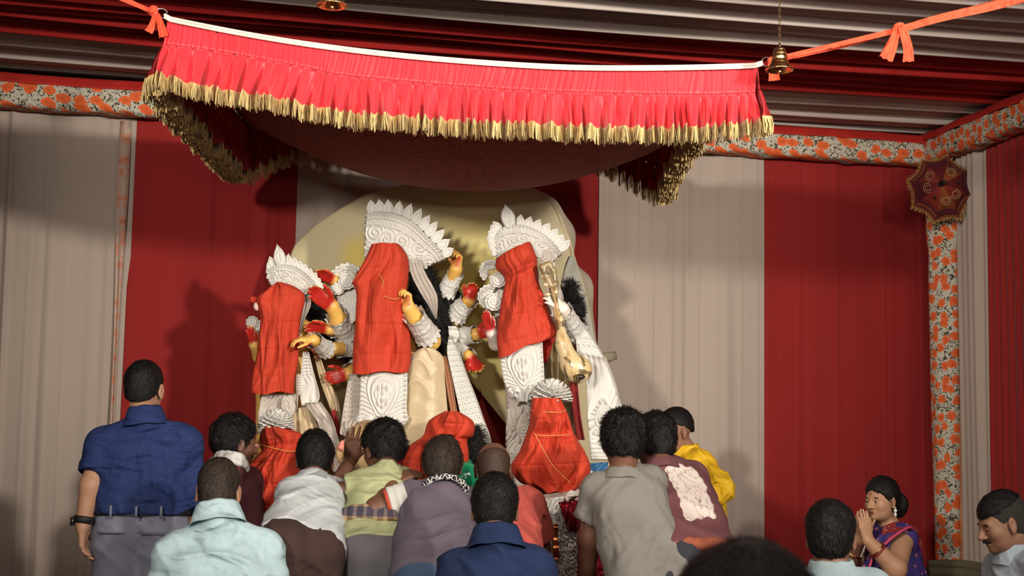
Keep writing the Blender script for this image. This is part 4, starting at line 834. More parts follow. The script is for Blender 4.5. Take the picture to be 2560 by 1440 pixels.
c1 = strip('crown', INN, RIM, 7.16, 150, 60, crown_h(8, 4, 20), shola, d1, .05, bulge=lambda U, V: .04 * np.sin(np.pi * U) + .02)
petal('crown_petal', (704, 670), (693, 610), 30, 7.12, c1, h=.02, groove=4)
for bq, t in (((684, 668), (674, 640)), ((680, 676), (669, 655)), ((678, 684), (668, 668)), ((678, 694), (669, 684)), ((718, 668), (722, 633)), ((732, 670), (738, 640)), ((745, 676), (753, 650)), ((756, 682), (767, 659)), ((768, 691), (780, 670)), ((778, 700), (793, 681)), ((787, 710), (802, 695)), ((794, 718), (812, 712))): petal('crown_petal', bq, t, 20, 7.14, c1, h=.012)
strip('ear_pendant', [(758, 725), (752, 770), (748, 815), (744, 840)], [(775, 715), (778, 760), (762, 800), (750, 840)], 7.16, 40, 18, lambda U, V: .010 * edge(U, V, .1) + .006 * np.cos(V * 20), pith_aged, d1, .02)
wig_mesh(d1, [(790, 790, 7.40, .06), (815, 815, 7.42, .05), (780, 830, 7.40, .055), (755, 870, 7.34, .045), (748, 920, 7.34, .04), (765, 800, 7.36, .05), (830, 850, 7.44, .035), (745, 960, 7.33, .035)], seed=21)
rosette('ear_ornament', P(632, 806, 7.22), .034, 9, d1); strip('shoulder_drape', [(628, 820), (640, 840), (648, 860)], [(660, 790), (662, 815), (662, 850)], 7.22, 20, 16, lambda U, V: .008 * scroll(U, V, 2, 2, 4), shola, d1, .02)
idol_arm([(672, 850, 7.3), (650, 890, 7.24), (636, 862, 7.16)], (.045, .036, .028), dict(d=(-.25, -.2, .9), n=(-.4, -.9, 0), t=(.8, -.3, .1), curl=(.1, .15, .1)), None, parent=d1, hs=.62)
idol_arm([(752, 840, 7.3), (820, 878, 7.24), (784, 850, 7.04)], (.045, .036, .030), dict(d=(-.9, -.3, .0), n=(-.1, .2, -.95), t=(-.2, -.9, -.1), curl=(.35, .55, .4)), (1, .2, .95), parent=d1, hs=.78)
strip('hip_panel', [(656, 985), (652, 1010), (648, 1040), (644, 1085)], [(748, 985), (745, 1005), (742, 1025), (720, 1050)], 7.12, 80, 70, lambda U, V: .011 * flow(U, V, 6, 31) + .010 * edge(U, V, .04), pith_aged, d1, .02)
petal('leaf_pendant', (715, 990), (728, 1048), 38, 7.08, d1, pith_aged, .02, groove=4)
strip('bead_cord', [(741, 935), (740, 965), (742, 990)], [(752, 935), (752, 965), (754, 990)], 7.10, 60, 12, lambda U, V: .012 * beads(U, V, 9, 1), pith_aged, d1, .015)
strip('long_panel', [(758, 880), (754, 930), (752, 980), (755, 1015)], [(772, 880), (784, 930), (800, 990), (790, 1010)], 7.12, 120, 50, lambda U, V: .012 * beads(U, V, 18, 3) * (U < .45) + .012 * flow(U, V, 4, 41) * (U >= .45) + .010 * edge(U, V, .05), shola, d1, .02)
strip('long_panel', [(762, 1008), (790, 1045), (810, 1095), (835, 1180)], [(802, 1005), (832, 1050), (848, 1100), (868, 1180)], 7.10, 110, 50, panel_h(43, (.42, .5), (.18, .28)), pith_aged, d1, .02)
strip('satin_skirt', [(728, 1030), (724, 1070), (722, 1120), (720, 1240)], [(772, 1010), (795, 1070), (812, 1130), (820, 1240)], 7.14, 60, 40, lambda U, V: .012 * np.sin(V * 16 + U * 4) + .01 * np.sin(np.pi * V), cream_satin, d1, .02)
strip('satin_sash', [(785, 890), (800, 950), (822, 1010), (838, 1050)], [(800, 890), (822, 950), (845, 1000), (852, 1050)], 7.28, 30, 14, lambda U, V: .010 * np.sin(V * 8 + U * 3), cream_satin, d1, .02)
strip('red_sash', [(826, 1030), (836, 1060), (842, 1090)], [(838, 1022), (846, 1055), (852, 1090)], 7.22, 14, 6, None, red_velvet, d1, .01)
cloth('red cloth tied over the face of the small left idol', [(690, 711), (668, 725), (640, 752), (652, 800), (645, 860), (636, 920), (628, 987)], [(712, 708), (740, 718), (762, 742), (751, 800), (746, 870), (741, 925), (733, 982)], 7.10, .085, 7, 1.5, .008, .018, 26)
tf = empty('cloth_flap', P(640, 755, 7.1), 'twisted red cloth end with a pale tassel left of the left idol face', 'cloth')
mk('cloth_end', *ribbon(px3([(668, 742), (648, 752), (626, 746)], 7.08), .05, .03, 4, .8), red_cotton, tf); mk('tassel', *sphere_geo(P(642, 766, 7.06), (.018, .014, .022), 10, 8), M('pale_silk', (.62, .45, .36), .7, bump=.6, bscale=90), tf)

# ---------------------------------------------------------------- right goddess with lute
d2 = empty('goddess_idol', (P(1330, 1000, 7.30)[0], 7.30, .85), 'white-handed idol at right holding a long lute, face under red cloth', 'idol')
S = SDF(); S.ell(P(1305, 692, 7.26), (.09, .095, .12), None, .02); S.cone(P(1308, 720, 7.3), P(1312, 775, 7.32), .05, .055, .03)
for q in (-1, 1): S.cone(P(1318, 785, 7.32), P(1318 + q * 62, 805, 7.32), .07, .055, .04); S.cone(P(1318 + q * 26, 800, 7.32), P(1325 + q * 22, 930, 7.32), .09, .09, .05); S.cone(P(1330 + q * 22, 930, 7.34), A3(P(1350 + q * 18, 1100, 7.34)[0], 7.34, .90), .095, .08, .05)
S.mesh('body', .012, clay_w, d2)
RIM = [(1240, 602), (1254, 576), (1280, 566), (1317, 570), (1355, 587), (1385, 612), (1402, 634)]; INN = [(1242, 646), (1258, 642), (1282, 640), (1312, 642), (1342, 646), (1366, 650), (1382, 652)]
c2 = strip('crown', INN, RIM, 7.16, 170, 64, crown_h(12, 5, 24), shola, d2, .05, bulge=lambda U, V: .05 * np.sin(np.pi * U) + .02)
petal('crown_petal', (1277, 570), (1262, 510), 36, 7.10, c2, h=.022, groove=4)
for bq, t in (((1252, 582), (1232, 552)), ((1246, 588), (1226, 562)), ((1242, 596), (1219, 577)), ((1240, 606), (1216, 593)), ((1240, 618), (1220, 612)), ((1242, 630), (1226, 630)), ((1296, 572), (1303, 534)), ((1314, 576), (1328, 539)), ((1332, 582), (1352, 546)), ((1350, 590), (1377, 556)), ((1366, 600), (1398, 571)), ((1382, 612), (1412, 586)), ((1396, 626), (1427, 600))): petal('crown_petal', bq, t, 25, 7.13, c2, h=.013)
fan((1226, 678), 5, 30, 240, 30, 9, 7.18, d2); rosette('ear_ornament', P(1246, 700, 7.15), .042, 9, d2); fan((1226, 742), 5, 34, 270, 60, 9, 7.16, d2); rosette('ear_ornament', P(1236, 755, 7.13), .048, 10, d2)
strip('shoulder_drape', [(1222, 690), (1226, 730), (1232, 770), (1240, 790)], [(1262, 680), (1262, 720), (1258, 760), (1252, 790)], 7.2, 40, 20, lambda U, V: .010 * scroll(U, V, 3, 1, 51), shola, d2, .02)
rosette('ear_ornament', P(1366, 642, 7.12), .042, 9, d2, pith_aged); strip('ear_pendant', [(1368, 660), (1362, 700), (1376, 740), (1396, 770)], [(1386, 655), (1394, 700), (1408, 740), (1408, 775)], 7.14, 50, 20, lambda U, V: .012 * np.sin(np.pi * V) * np.abs(np.sin(U * np.pi * 2.5)) + .008 * edge(U, V, .1), pith_aged, d2, .02)
wig_mesh(d2, [(1418, 740, 7.42, .045), (1432, 775, 7.42, .05), (1440, 800, 7.42, .04), (1420, 715, 7.40, .035), (1448, 820, 7.42, .025), (1425, 790, 7.38, .05)], seed=31)
idol_arm([(1260, 800, 7.3), (1240, 858, 7.22), (1229, 832, 7.14)], (.048, .036, .030), dict(d=(-.30, -.15, .92), n=(-.55, -.8, 0), t=(.8, -.4, .1), curl=(.05, .08, .05), spread=.0), None, clay_w, d2, .72)
idol_arm([(1382, 805, 7.3), (1440, 832, 7.2), (1418, 792, 7.06), (1408, 772, 7.0)], (.05, .044, .036, .031), dict(d=(-.75, -.25, .55), n=(-.4, .8, -.4), t=(.35, -.3, .9), curl=(.15, .25, .2), spread=.12), (1, .05, 1.35), clay_w, d2, .74, palm=False)
strip('apron_panel', [(1262, 868), (1252, 900), (1256, 935), (1264, 962), (1290, 985), (1306, 1005)], [(1356, 850), (1358, 890), (1360, 930), (1358, 955), (1330, 985), (1310, 1005)], 7.08, 140, 100, lambda V, U: apron_h(U, V), shola, d2, .03, bulge=lambda U, V: .03 * np.sin(np.pi * V))
strip('bead_panel', [(1444, 822), (1440, 850), (1442, 880)], [(1462, 818), (1485, 850), (1512, 896)], 7.16, 90, 70, NETH(4, 4), shola, d2, .025)
strip('scroll_panel', [(1442, 882), (1462, 940), (1468, 1000), (1470, 1060), (1478, 1150)], [(1514, 896), (1535, 950), (1548, 1000), (1562, 1050), (1570, 1150)], 7.15, 160, 80, panel_h(61, (.60, .48), (.13, .30)), shola, d2, .025)
strip('scroll_panel', [(1268, 990, 7.10), (1264, 1050, 7.10), (1262, 1100, 7.10), (1264, 1160, 7.10)], [(1335, 1000), (1330, 1050), (1326, 1100), (1310, 1160)], 7.12, 140, 60, panel_h(63, (.40, .66), (.2, .26)), pith_aged, d2, .025)
gold_br = M('bronze_satin', (.22, .15, .065), .42, (.13, .085, .035), 9, spec=.5, wr=.6, wscale=8)
strip('satin_skirt', [(1362, 850), (1362, 900), (1366, 950), (1372, 1020), (1376, 1150)], [(1420, 860), (1432, 920), (1438, 970), (1440, 1050), (1446, 1150)], 7.20, 60, 30, lambda U, V: .016 * np.sin(V * 14 + U * 6), gold_br, d2, .02)
strip('red_sash', [(1422, 930), (1424, 980), (1432, 1040), (1442, 1100)], [(1440, 930), (1446, 980), (1452, 1040), (1462, 1100)], 7.14, 40, 10, lambda U, V: .012 * np.sin(V * 8), red_velvet, d2, .01)
strip('bronze_sash', [(1418, 820), (1424, 860), (1432, 900)], [(1440, 815), (1442, 850), (1448, 890)], 7.22, 20, 10, lambda U, V: .008 * np.sin(V * 9), copper_cl, d2, .01)
cloth('red cloth tied over the face of the right idol', [(1240, 648), (1240, 672), (1262, 700), (1250, 770), (1243, 840), (1245, 898)], [(1326, 606), (1342, 650), (1346, 700), (1374, 780), (1392, 832), (1372, 846)], 7.08, .085, 13, 1.5, .008, .019, 28, hook=lambda U, V: .030 * np.exp(-((V - .10) / .10) ** 2) * np.sin(np.pi * U) - .018 * ridge(V, .26, .05))
tag(strip('cloth_back_flap', [(1355, 840, 7.12), (1350, 880, 7.14), (1358, 905, 7.14)], [(1392, 830, 7.12), (1382, 862, 7.14), (1366, 908, 7.14)], 7.12, 16, 10, lambda U, V: .008 * np.sin(V * 6), M('red_cotton_dark', (.42, .022, .014), .8)), 'dark red hanging back corner of the cloth under the right idol face', 'cloth')
# lute
vn = empty('lute', P(1440, 925, 6.98), 'mottled brown and cream lute with round gourd held by the right idol', 'lute')
mott = M('mottled_lacquer', (.62, .47, .26), .25, spec=.6); N, L, b = node_tools(mott); tc = N.new('ShaderNodeTexCoord'); nz = N.new('ShaderNodeTexNoise'); nz.inputs['Scale'].default_value = 9; nz.inputs['Distortion'].default_value = 1.2; L.new(tc.outputs['Object'], nz.inputs[0]); r1 = ramp(N, [(0, (.62, .48, .27)), (.50, (.60, .45, .24)), (.56, (.16, .11, .05)), (1, (.07, .05, .025))]); L.new(nz.outputs[0], r1.inputs[0]); L.new(r1.outputs[0], b.inputs['Base Color'])
S = SDF(); S.ell(P(1444, 924, 6.98), (.074, .062, .070), None, .03); S.cone(P(1425, 905, 6.98), P(1408, 860, 6.98), .050, .036, .04); S.cone(P(1408, 860, 6.98), P(1398, 800, 6.98), .032, .020, .03); S.cone(P(1398, 800, 6.98), P(1378, 715, 6.98), .019, .016, .02); S.mesh('gourd', .0055, mott, vn)
S = SDF(); pts = [P(*q, 6.97) for q in ((1378, 715), (1366, 690), (1356, 668), (1372, 660), (1384, 676), (1390, 710), (1392, 740))]; S.chain(pts, (.016, .018, .016, .014, .013, .011, .008), .012); S.mesh('peg_head', .005, M('bronze_lacquer', (.16, .11, .05), .3, (.45, .33, .16), 14, spec=.6), vn)
for q in ((1360, 690), (1365, 712), (1389, 730), (1370, 736)): mk('peg', *sphere_geo(P(*q, 6.965), (.015, .008, .009), 10, 8), M('pale_ivory', (.68, .55, .36), .35), vn)
for q in (-1, 0, 1): mk('string', *tube_geo([P(1440 + q * 5, 950, 6.915), P(1404 + q * 3, 830, 6.945), P(1380 + q * 2, 715, 6.955)], .0012, 4), MATS['gold_thread'], vn)
mk('bridge', *sphere_geo(P(1448, 942, 6.93), (.030, .016, .016), 12, 8), M('dark_lacquer', (.03, .02, .015), .3), vn)

# ---------------------------------------------------------------- wrapped low figures
def pith_flower(c, r, n, parent):
    for i in range(n):
        f = (i + .5) / n; ph = i * 2.39996; el = math.pi / 2 * (1 - f ** .6 * 1.05); d = A3(math.cos(ph) * math.cos(el), math.sin(ph) * math.cos(el), math.sin(el)); sd = nrm(np.cross(d, A3(.1, .2, 1))); up = np.cross(sd, d); U, V = UVg(5, 4); s = V * 2 - 1
        G = c + d * (r * (.25 + .75 * U))[..., None] + sd * (r * .19 * np.sin(np.pi * np.clip(U * .8 + .15, 0, 1)) * s)[..., None] + up * (r * .06 * (1 - s * s))[..., None]; Vv, F = grid_geo(G, -up * .003); mk('flower_petal', Vv, F, shola, parent)
def low_figure(name, label, prof, Y, mat):
    root = empty(name, (P(prof[0][0], 1000, Y)[0], Y, .85), label, 'idol'); S = SDF(); p = [P(x, y, Y) for x, y, r in prof]; S.chain(p, [r for *_, r in prof], .05); S.cone(p[-1], A3(p[-1][0], Y, .90), prof[-1][2], prof[-1][2] * .9, .05); S.mesh('body', .013, mat, root); return root
g1 = low_figure('seated_idol', 'low seated idol wrapped in red cloth at left, pith flower on its crest', [(700, 1100, .06), (695, 1130, .11), (685, 1200, .15), (680, 1270, .16)], 6.98, clay_y)
fr = mk('flower_crest', *sphere_geo(P(690, 1070, 6.90), .035, 10, 8), shola, g1); pith_flower(P(690, 1068, 6.88), .092, 90, fr)
cloth('red cloth wrapped over low left figure with white flower on top', [(668, 1062), (652, 1085), (648, 1130), (618, 1172), (600, 1215), (620, 1260), (640, 1288)], [(712, 1070), (756, 1086), (757, 1120), (752, 1170), (752, 1220), (735, 1262), (712, 1290)], 6.90, .11, 17, 1.8, .012, .030, 42, hook=lambda U, V: -.035 * ridge(V, .27, .06))
th = empty('gold_thread', P(648, 1118, 6.78), 'thin gold thread tied at the neck of the low left wrapped figure', 'thread'); thread(th, [(640, 1130, 6.84), (648, 1112, 6.82), (675, 1118, 6.76), (720, 1128, 6.75), (750, 1126, 6.80)], 6.8)
mk('pink_bud', *sphere_geo(P(640, 1115, 6.85), (.018, .012, .012), 8, 6), M('pink_flower', (.70, .32, .30), .6), th)
g2 = low_figure('standing_idol', 'low idol wrapped in red cloth at right, pith crest above and hand showing below', [(1365, 1035, .06), (1372, 1075, .09), (1385, 1150, .105), (1388, 1220, .105), (1395, 1350, .14)], 6.94, clay_w)
fr = mk('flower_crest', *sphere_geo(P(1378, 1000, 6.92), .035, 10, 8), shola, g2); pith_flower(P(1378, 1000, 6.89), .108, 80, fr)
cloth('red cloth wrapped and tied over low right figure', [(1330, 995), (1325, 1035), (1320, 1072), (1300, 1125), (1278, 1165), (1300, 1205), (1352, 1228)], [(1402, 996), (1420, 1038), (1436, 1082), (1462, 1130), (1478, 1172), (1466, 1205), (1432, 1232)], 6.84, .105, 23, 1.6, .010, .030, 46, hook=lambda U, V: -.03 * ridge(V, .34, .07))
th = empty('gold_thread', P(1370, 1080, 6.7), 'gold threads criss-crossing the low right wrapped figure', 'thread')
thread(th, [(1330, 1026, 6.77), (1360, 1030, 6.715), (1400, 1030, 6.73), (1415, 1024, 6.79)], 6.72); thread(th, [(1333, 1082, 6.74), (1350, 1088, 6.71), (1400, 1088, 6.70), (1424, 1086, 6.73)], 6.72); thread(th, [(1338, 1086, 6.72), (1380, 1160, 6.66), (1425, 1205, 6.68)], 6.7)
idol_arm([(1470, 1200, 6.95), (1475, 1255, 6.85), (1452, 1240, 6.70)], (.05, .04, .032), dict(d=(-.9, -.25, .15), n=(-.2, -.5, -.8), t=(-.1, -.7, .6), curl=(.7, 1.1, .8), thumb=(.5,)), None, clay_w, g2, .66, palm=False)
foil = M('silver_foil', (.66, .62, .58), .28, (.26, .22, .22), 30, metal=.65, bump=1., bscale=45); foil_r = M('red_foil', (.30, .02, .03), .18, (.12, .008, .02), 14, metal=.7, bump=.8, bscale=30)
strip('carved_panel', [(1348, 1248), (1345, 1300), (1344, 1345), (1360, 1390), (1385, 1440), (1400, 1520)], [(1412, 1240), (1392, 1300), (1380, 1345), (1385, 1390), (1410, 1440), (1430, 1520)], 6.72, 120, 60, lambda U, V: .016 * scroll(U, V, 6, 2, 71, 2.) + .008 * edge(U, V, .06), shola, g2, .02)
strip('foil_skirt', [(1392, 1270), (1382, 1330), (1380, 1390), (1384, 1440), (1390, 1520)], [(1460, 1270), (1462, 1330), (1464, 1390), (1466, 1440), (1470, 1520)], 6.72, 90, 70, lambda U, V: .014 * scroll(U, V, 6, 5, 73, 2.5) + .03 * np.sin(np.pi * V), foil, g2, .02)
strip('foil_sash', [(1395, 1255), (1408, 1290), (1420, 1325)], [(1458, 1250), (1456, 1295), (1448, 1330)], 6.66, 40, 24, lambda U, V: .014 * np.sin(V * 13 + U * 6), foil_r, g2, .015)
strip('lacquer_sash', [(1384, 1310), (1382, 1360), (1384, 1400)], [(1396, 1310), (1396, 1355), (1400, 1400)], 6.66, 30, 10, lambda U, V: .01 * np.sin(U * 12), M('amber_foil', (.40, .12, .03), .2, (.10, .02, .01), 18, metal=.7), g2, .01)
strip('waist_band', [(1345, 1238), (1346, 1250), (1348, 1262)], [(1450, 1225), (1450, 1240), (1450, 1262)], 6.74, 14, 40, lambda U, V: .01 * np.sin(V * 9), M('dusty_pith', (.33, .24, .19), .8), g2, .02)
strip('red_hanging', [(1490, 1310), (1488, 1380), (1490, 1460)], [(1512, 1290), (1520, 1380), (1522, 1460)], 6.85, 30, 14, lambda U, V: .012 * np.sin(V * 9), foil_r, g2, .01)
strip('blue_pedestal_cloth', [(1476, 1158), (1474, 1180), (1472, 1230)], [(1520, 1155), (1520, 1180), (1520, 1230)], 6.95, 16, 16, lambda U, V: .008 * np.sin(U * 14 + V * 9), M('blue_paint', (.03, .12, .25), .5), g2, .02)
# green demon kneeling under cloth
g3 = low_figure('crouching_idol', 'glossy green crouching figure half hidden under red cloth', [(1125, 1075, .085), (1120, 1150, .09), (1150, 1200, .078), (1150, 1260, .08)], 6.86, M('green_enamel', (.012, .20, .085), .14, (.010, .24, .12), 5, spec=.7))
S = SDF(); S.ell(P(1163, 1196, 6.60), (.070, .07, .078), None, .02); S.cone(P(1150, 1175, 6.75), P(1175, 1225, 6.66), .07, .05, .04); S.mesh('shoulder', .007, MATS['green_enamel'], g3)
wig_mesh(g3, [(1182, 1095, 6.86, .05), (1186, 1125, 6.86, .045), (1195, 1150, 6.86, .04)], seed=41)
mk('red_gem', *sphere_geo(P(1000, 1148, 6.72), (.018, .012, .024), 12, 9), M('red_glass', (.40, .01, .03), .08, spec=.8), g3)
cloth('red cloth bunched over the head of the crouching green figure', [(1112, 1028), (1072, 1052), (1058, 1088), (1018, 1118), (1003, 1155), (997, 1200), (995, 1240)], [(1150, 1030), (1184, 1055), (1184, 1088), (1168, 1100), (1172, 1135), (1168, 1168), (1120, 1240)], 6.74, .115, 29, 2.4, .012, .022, 40, hook=lambda U, V: .05 * np.exp(-((V - .15) / .14) ** 2) * np.sin(np.pi * U) - .02 * ridge(V, .36, .05))
# pale lion with open mouth
ln = empty('lion_idol', (P(900, 1150, 7.0)[0], 7.0, .85), 'gold and cream carved lion head half hidden behind the raised hand', 'idol')
S = SDF(); S.ell(P(915, 1110, 6.98), (.10, .12, .11), None, .03); S.cone(P(905, 1120, 6.95), P(868, 1130, 6.85), .07, .055, .04); S.cone(P(870, 1150, 6.86), P(905, 1160, 6.95), .028, .05, .03); S.cone(P(940, 1120, 7.02), P(985, 1180, 7.1), .11, .12, .06); S.cone(P(985, 1180, 7.1), A3(P(985, 1180, 7.1)[0], 7.1, .9), .12, .10, .05)
S.disp(lambda p: .008 * np.sin(p[:, 0] * 90 + 6 * Sines(7, 12)(p)) * .8); S.mesh('body', .007, M('gilt_cream', (.48, .33, .16), .4, (.36, .23, .11), 9, spec=.45), ln)
S = SDF(); S.cone(P(872, 1140, 6.86), P(853, 1118, 6.80), .020, .016, .01); S.cone(P(853, 1118, 6.80), P(856, 1105, 6.80), .016, .010, .01); S.mesh('tongue', .005, M('pink_tongue', (.66, .23, .18), .4), ln)
for i in range(6): mk('fang', *tube_geo([P(860 + i * 7, 1142 - (i % 2) * 3, 6.80 + .02 * i), P(860 + i * 7, 1156, 6.79 + .02 * i)], [.006, .0015], 6), M('pale_ivory', (.68, .55, .36), .35), ln)
strip('mane_panel', [(850, 1085), (855, 1060), (870, 1050)], [(905, 1110), (915, 1075), (930, 1060)], 7.02, 40, 30, lambda U, V: .012 * np.sin(V * 20 + U * 8), pith_aged, ln, .02)
strip('side_panel', [(840, 1140), (842, 1190), (850, 1330), (860, 1440)], [(868, 1140), (872, 1190), (880, 1330), (890, 1440)], 7.0, 90, 24, lambda U, V: .010 * scroll(U, V, 6, 1, 81), pith_aged, ln, .02)
# ================================================================ PEOPLE
SK = lambda name, c: M(name, c, .5, tuple(x * .9 for x in c), 5, bump=.05, bscale=180, spec=.35, sss=.03)
def leg_ik(h, a, front, L=.44):
    v = a - h; d = np.linalg.norm(v); m = (h + a) / 2; o = math.sqrt(max(0, L * L - d * d / 4)); f = front - nrm(v) * (front @ nrm(v)); return m + nrm(f) * o
def person(label, J, floor, skin, top, bottom, hair=None, hs=1., face=(0, 1, 0), up=(0, 0, 1), front=(0, 1, 0), hands={}, fat=0., armr=(.053, .043, .031),
           feet=None, has_eyes=False, headfine=.0048, handfine=.0042, neckr=.055, facefat=0., bare=None, hand_s=1., handr=1.):
    J = {k: (P(*v) if isinstance(v, tuple) else v) for k, v in J.items()}; front = nrm(front); J['front'] = front
    skin = skin if not isinstance(skin, str) else MATS[skin]
    hm = (J['hl'] + J['hr']) / 2; sm = (J['sl'] + J['sr']) / 2; upv = nrm(sm - hm)
    if feet is None: feet = [(J[k][0], J[k][1]) for k in ('hl', 'hr')]
    root = empty('person', (np.mean([f[0] for f in feet]), np.mean([f[1] for f in feet]), floor), label, 'person'); SKINOF[root] = skin.name
    R = frame(face, up); c = J['head']; hb = c + R @ (A3(0, -.022, -.075) * hs)
    # body
    S = SDF(); torso_ops(S, J, 0., fat); S.cone(J['neck'], hb, neckr * hs + .002, neckr * hs * .95, .03); head_ops(S, c, R, hs, facefat)
    legs = []
    for k, f in zip(('hl', 'hr'), feet):
        a = A3(f[0], f[1], floor + .085); kn = leg_ik(J[k], a, front); legs.append((J[k], kn, a))
        limb(S, J[k], kn, a, (.088 + fat * .5, .060, .042), 0, .03); S.cone(a + A3(0, 0, -.035) - front * .03, a + front * .17 + A3(0, 0, -.055), .040, .028, .02)
    fine = [(c - .16 * hs, c + .16 * hs, headfine)]
    for s_ in 'lr':
        limb(S, J['s' + s_], J['e' + s_], J['w' + s_], armr, 0, .025)
        hd = hands.get(s_); wv = J['w' + s_]; d0 = nrm(wv - J['e' + s_])
        if hd is None: hd = dict(d=d0, n=nrm(np.cross(d0, A3(0, 1, 0.01))), t=front)
        hand_ops(S, wv, A3(*hd['d']), A3(*hd['n']), A3(*hd['t']), hand_s, hd.get('curl', (.25, .35, .25)), hd.get('spread', .10), hd.get('thumb', (.3,)), r=handr)
        if hands.get(s_) is not None: fine.append((wv - .19, wv + .19, handfine))
    body = S.mesh('body', .011, skin, root, fine)
    if has_eyes: eyes(c, R, hs, root, openness=float(has_eyes))
    # trousers or wrap
    if bottom:
        T = SDF(); torso_ops(T, J, .004, fat)
        for h, kn, a in legs: limb(T, h, kn, a, (.098 + fat * .5, .075, .062), bottom.get('loose', .004), .035)
        T.plane(hm + upv * bottom.get('waist', .10), upv); T.plane(A3(0, 0, floor + .07), (0, 0, -1))
        for wk in bottom.get('wr', []): T.disp(wrinkle(*wk))
        T.mesh('trousers', bottom.get('h', .011), bottom['mat'], root)
    # upper garment
    if top:
        T = SDF(); off = top.get('off', .016); torso_ops(T, J, off, fat); T.cone(sm + (J['neck'] - sm) * .3, J['neck'] - nrm(hb - J['neck']) * .040, .090, neckr * hs + .004, .035); sl = top.get('sleeve', (.55, .55))
        def wq(S_):
            for wk in top.get('wr', []): S_.disp(wrinkle(wk[0], wk[1], wk[2], wk[3] * 1.6, *wk[4:]))
        wq(T); T.plane(hm - upv * top.get('hem', .02), -upv)
        for s_, t in zip('lr', sl):
            a, b, e = J['s' + s_], J['e' + s_], J['w' + s_]; fl = top.get('flare', .022); Q = SDF()
            if t <= 1: p = a + (b - a) * t; Q.cone(a, p + (b - a) * .12, armr[0] + off * .8, armr[0] + (armr[1] - armr[0]) * t + fl, .03); wq(Q); Q.cut(p, b - a, .13)
            else:
                Q.cone(a, b, armr[0] + off * .8, armr[1] + fl, .03); p = b + (e - b) * (t - 1); Q.cone(b, p + (e - b) * .15, armr[1] + fl, armr[1] + (armr[2] - armr[1]) * (t - 1) + fl * .8, .02); wq(Q); Q.cut(p, e - b, .12)
            T.group(Q, .028)
        if top.get('hemcut'): T.plane(hm - upv * top.get('hem', .02), -upv)
        nk = J['neck']; nd = nrm(hb - nk)
        o = T.mesh('shirt', top.get('h', .0080), [top['mat']], root)
        if top.get('mask'):
            me = o.data; co = np.empty(len(me.vertices) * 3, np.float32); me.vertices.foreach_get('co', co); set_attr(o, 'mask', top['mask'](co.reshape(-1, 3) + ORG[root]))
        cl = top.get('collar')
        if cl:
            nd = nrm(nd * .35 + upv * .35 + A3(0, 0, .5)); f0 = nrm(front - nd * (front @ nd)); l0 = np.cross(f0, nd); dn = neckr * hs - .055 + (.005 if cl == 'shirt' else .006) + fat * .2
            prof = dict(shirt=[(.056, -.020), (.0585, .026), (.0605, .036), (.0645, .031), (.071, .010), (.080, -.016), (.090, -.050)], tee=[(.0580, -.012), (.0605, .000), (.0650, .002), (.0700, -.008), (.0755, -.024), (.083, -.048)])[cl]
            pr = resample([(r, z) for r, z in prof], 16, True); th = np.linspace(0, 2 * np.pi, 48, endpoint=False); cs, sn_ = np.cos(th)[:, None], np.sin(th)[:, None]
            tilt = top.get('ctilt', -.08); zz = pr[None, :, 1] * top.get('ch', 1.) - (cs + .55) * (pr[None, :, 0] + dn) * tilt + .0015 * np.sin(th * 7)[:, None]
            rr = (pr[None, :, 0] + dn) * (1 + .012 * np.sin(th * 5 + 1)[:, None])
            G = nk + f0 * (cs * rr)[..., None] + l0 * (sn_ * rr * 1.03)[..., None] + nd * zz[..., None]
            Vc, Fc = grid_geo(G, closed=True); mk('collar', Vc, Fc, top.get('cmat', top['mat']), root)
    if hair:
        H = SDF(); hd = dict(hair); mt = hd.pop('mat'); ns = hd.pop('n', 5200); ln = hd.pop('len', .016); wild = hd.pop('wild', .28); lift = hd.pop('lift', .22); wid = hd.pop('wid', .0011); back = hd.pop('back', 1.2); hair_ops(H, c, R, hs, **hd); Vh, Fh = H.geo(.0045)
        sv = strands(Vh, Fh, c, R, hs, ns, ln, hd.get('seed', 1), lift, wild, wid, .5, back); Vj, Fj = join((Vh, [Fh]), sv); mk('hair', Vj, Fj, mt, root)
    return root, J, R, c
hair_black = M('hair_black', (.006, .005, .0045), .55, (.010, .008, .007), 60, (1, 1, .25), bump=.5, bscale=260, spec=.25)
hair_brown = M('hair_brown', (.028, .019, .014), .55, (.046, .032, .023), 70, (1, 1, .2), bump=.6, bscale=220, spec=.3)
hair_grey = M('hair_grey', (.055, .047, .042), .6, (.02, .017, .015), 240, bump=.8, bscale=300)
stubble = M('hair_stubble', (.060, .032, .021), .6, (.030, .017, .012), 260, bump=.2, bscale=400)
sk_fair = SK('skin_fair_brown', (.40, .21, .13)); sk_mid = SK('skin_mid_brown', (.26, .13, .08)); sk_dark = SK('skin_dark_brown', (.135, .060, .036))
sk_woman = SK('skin_light_brown', (.43, .23, .135))
STG = .42

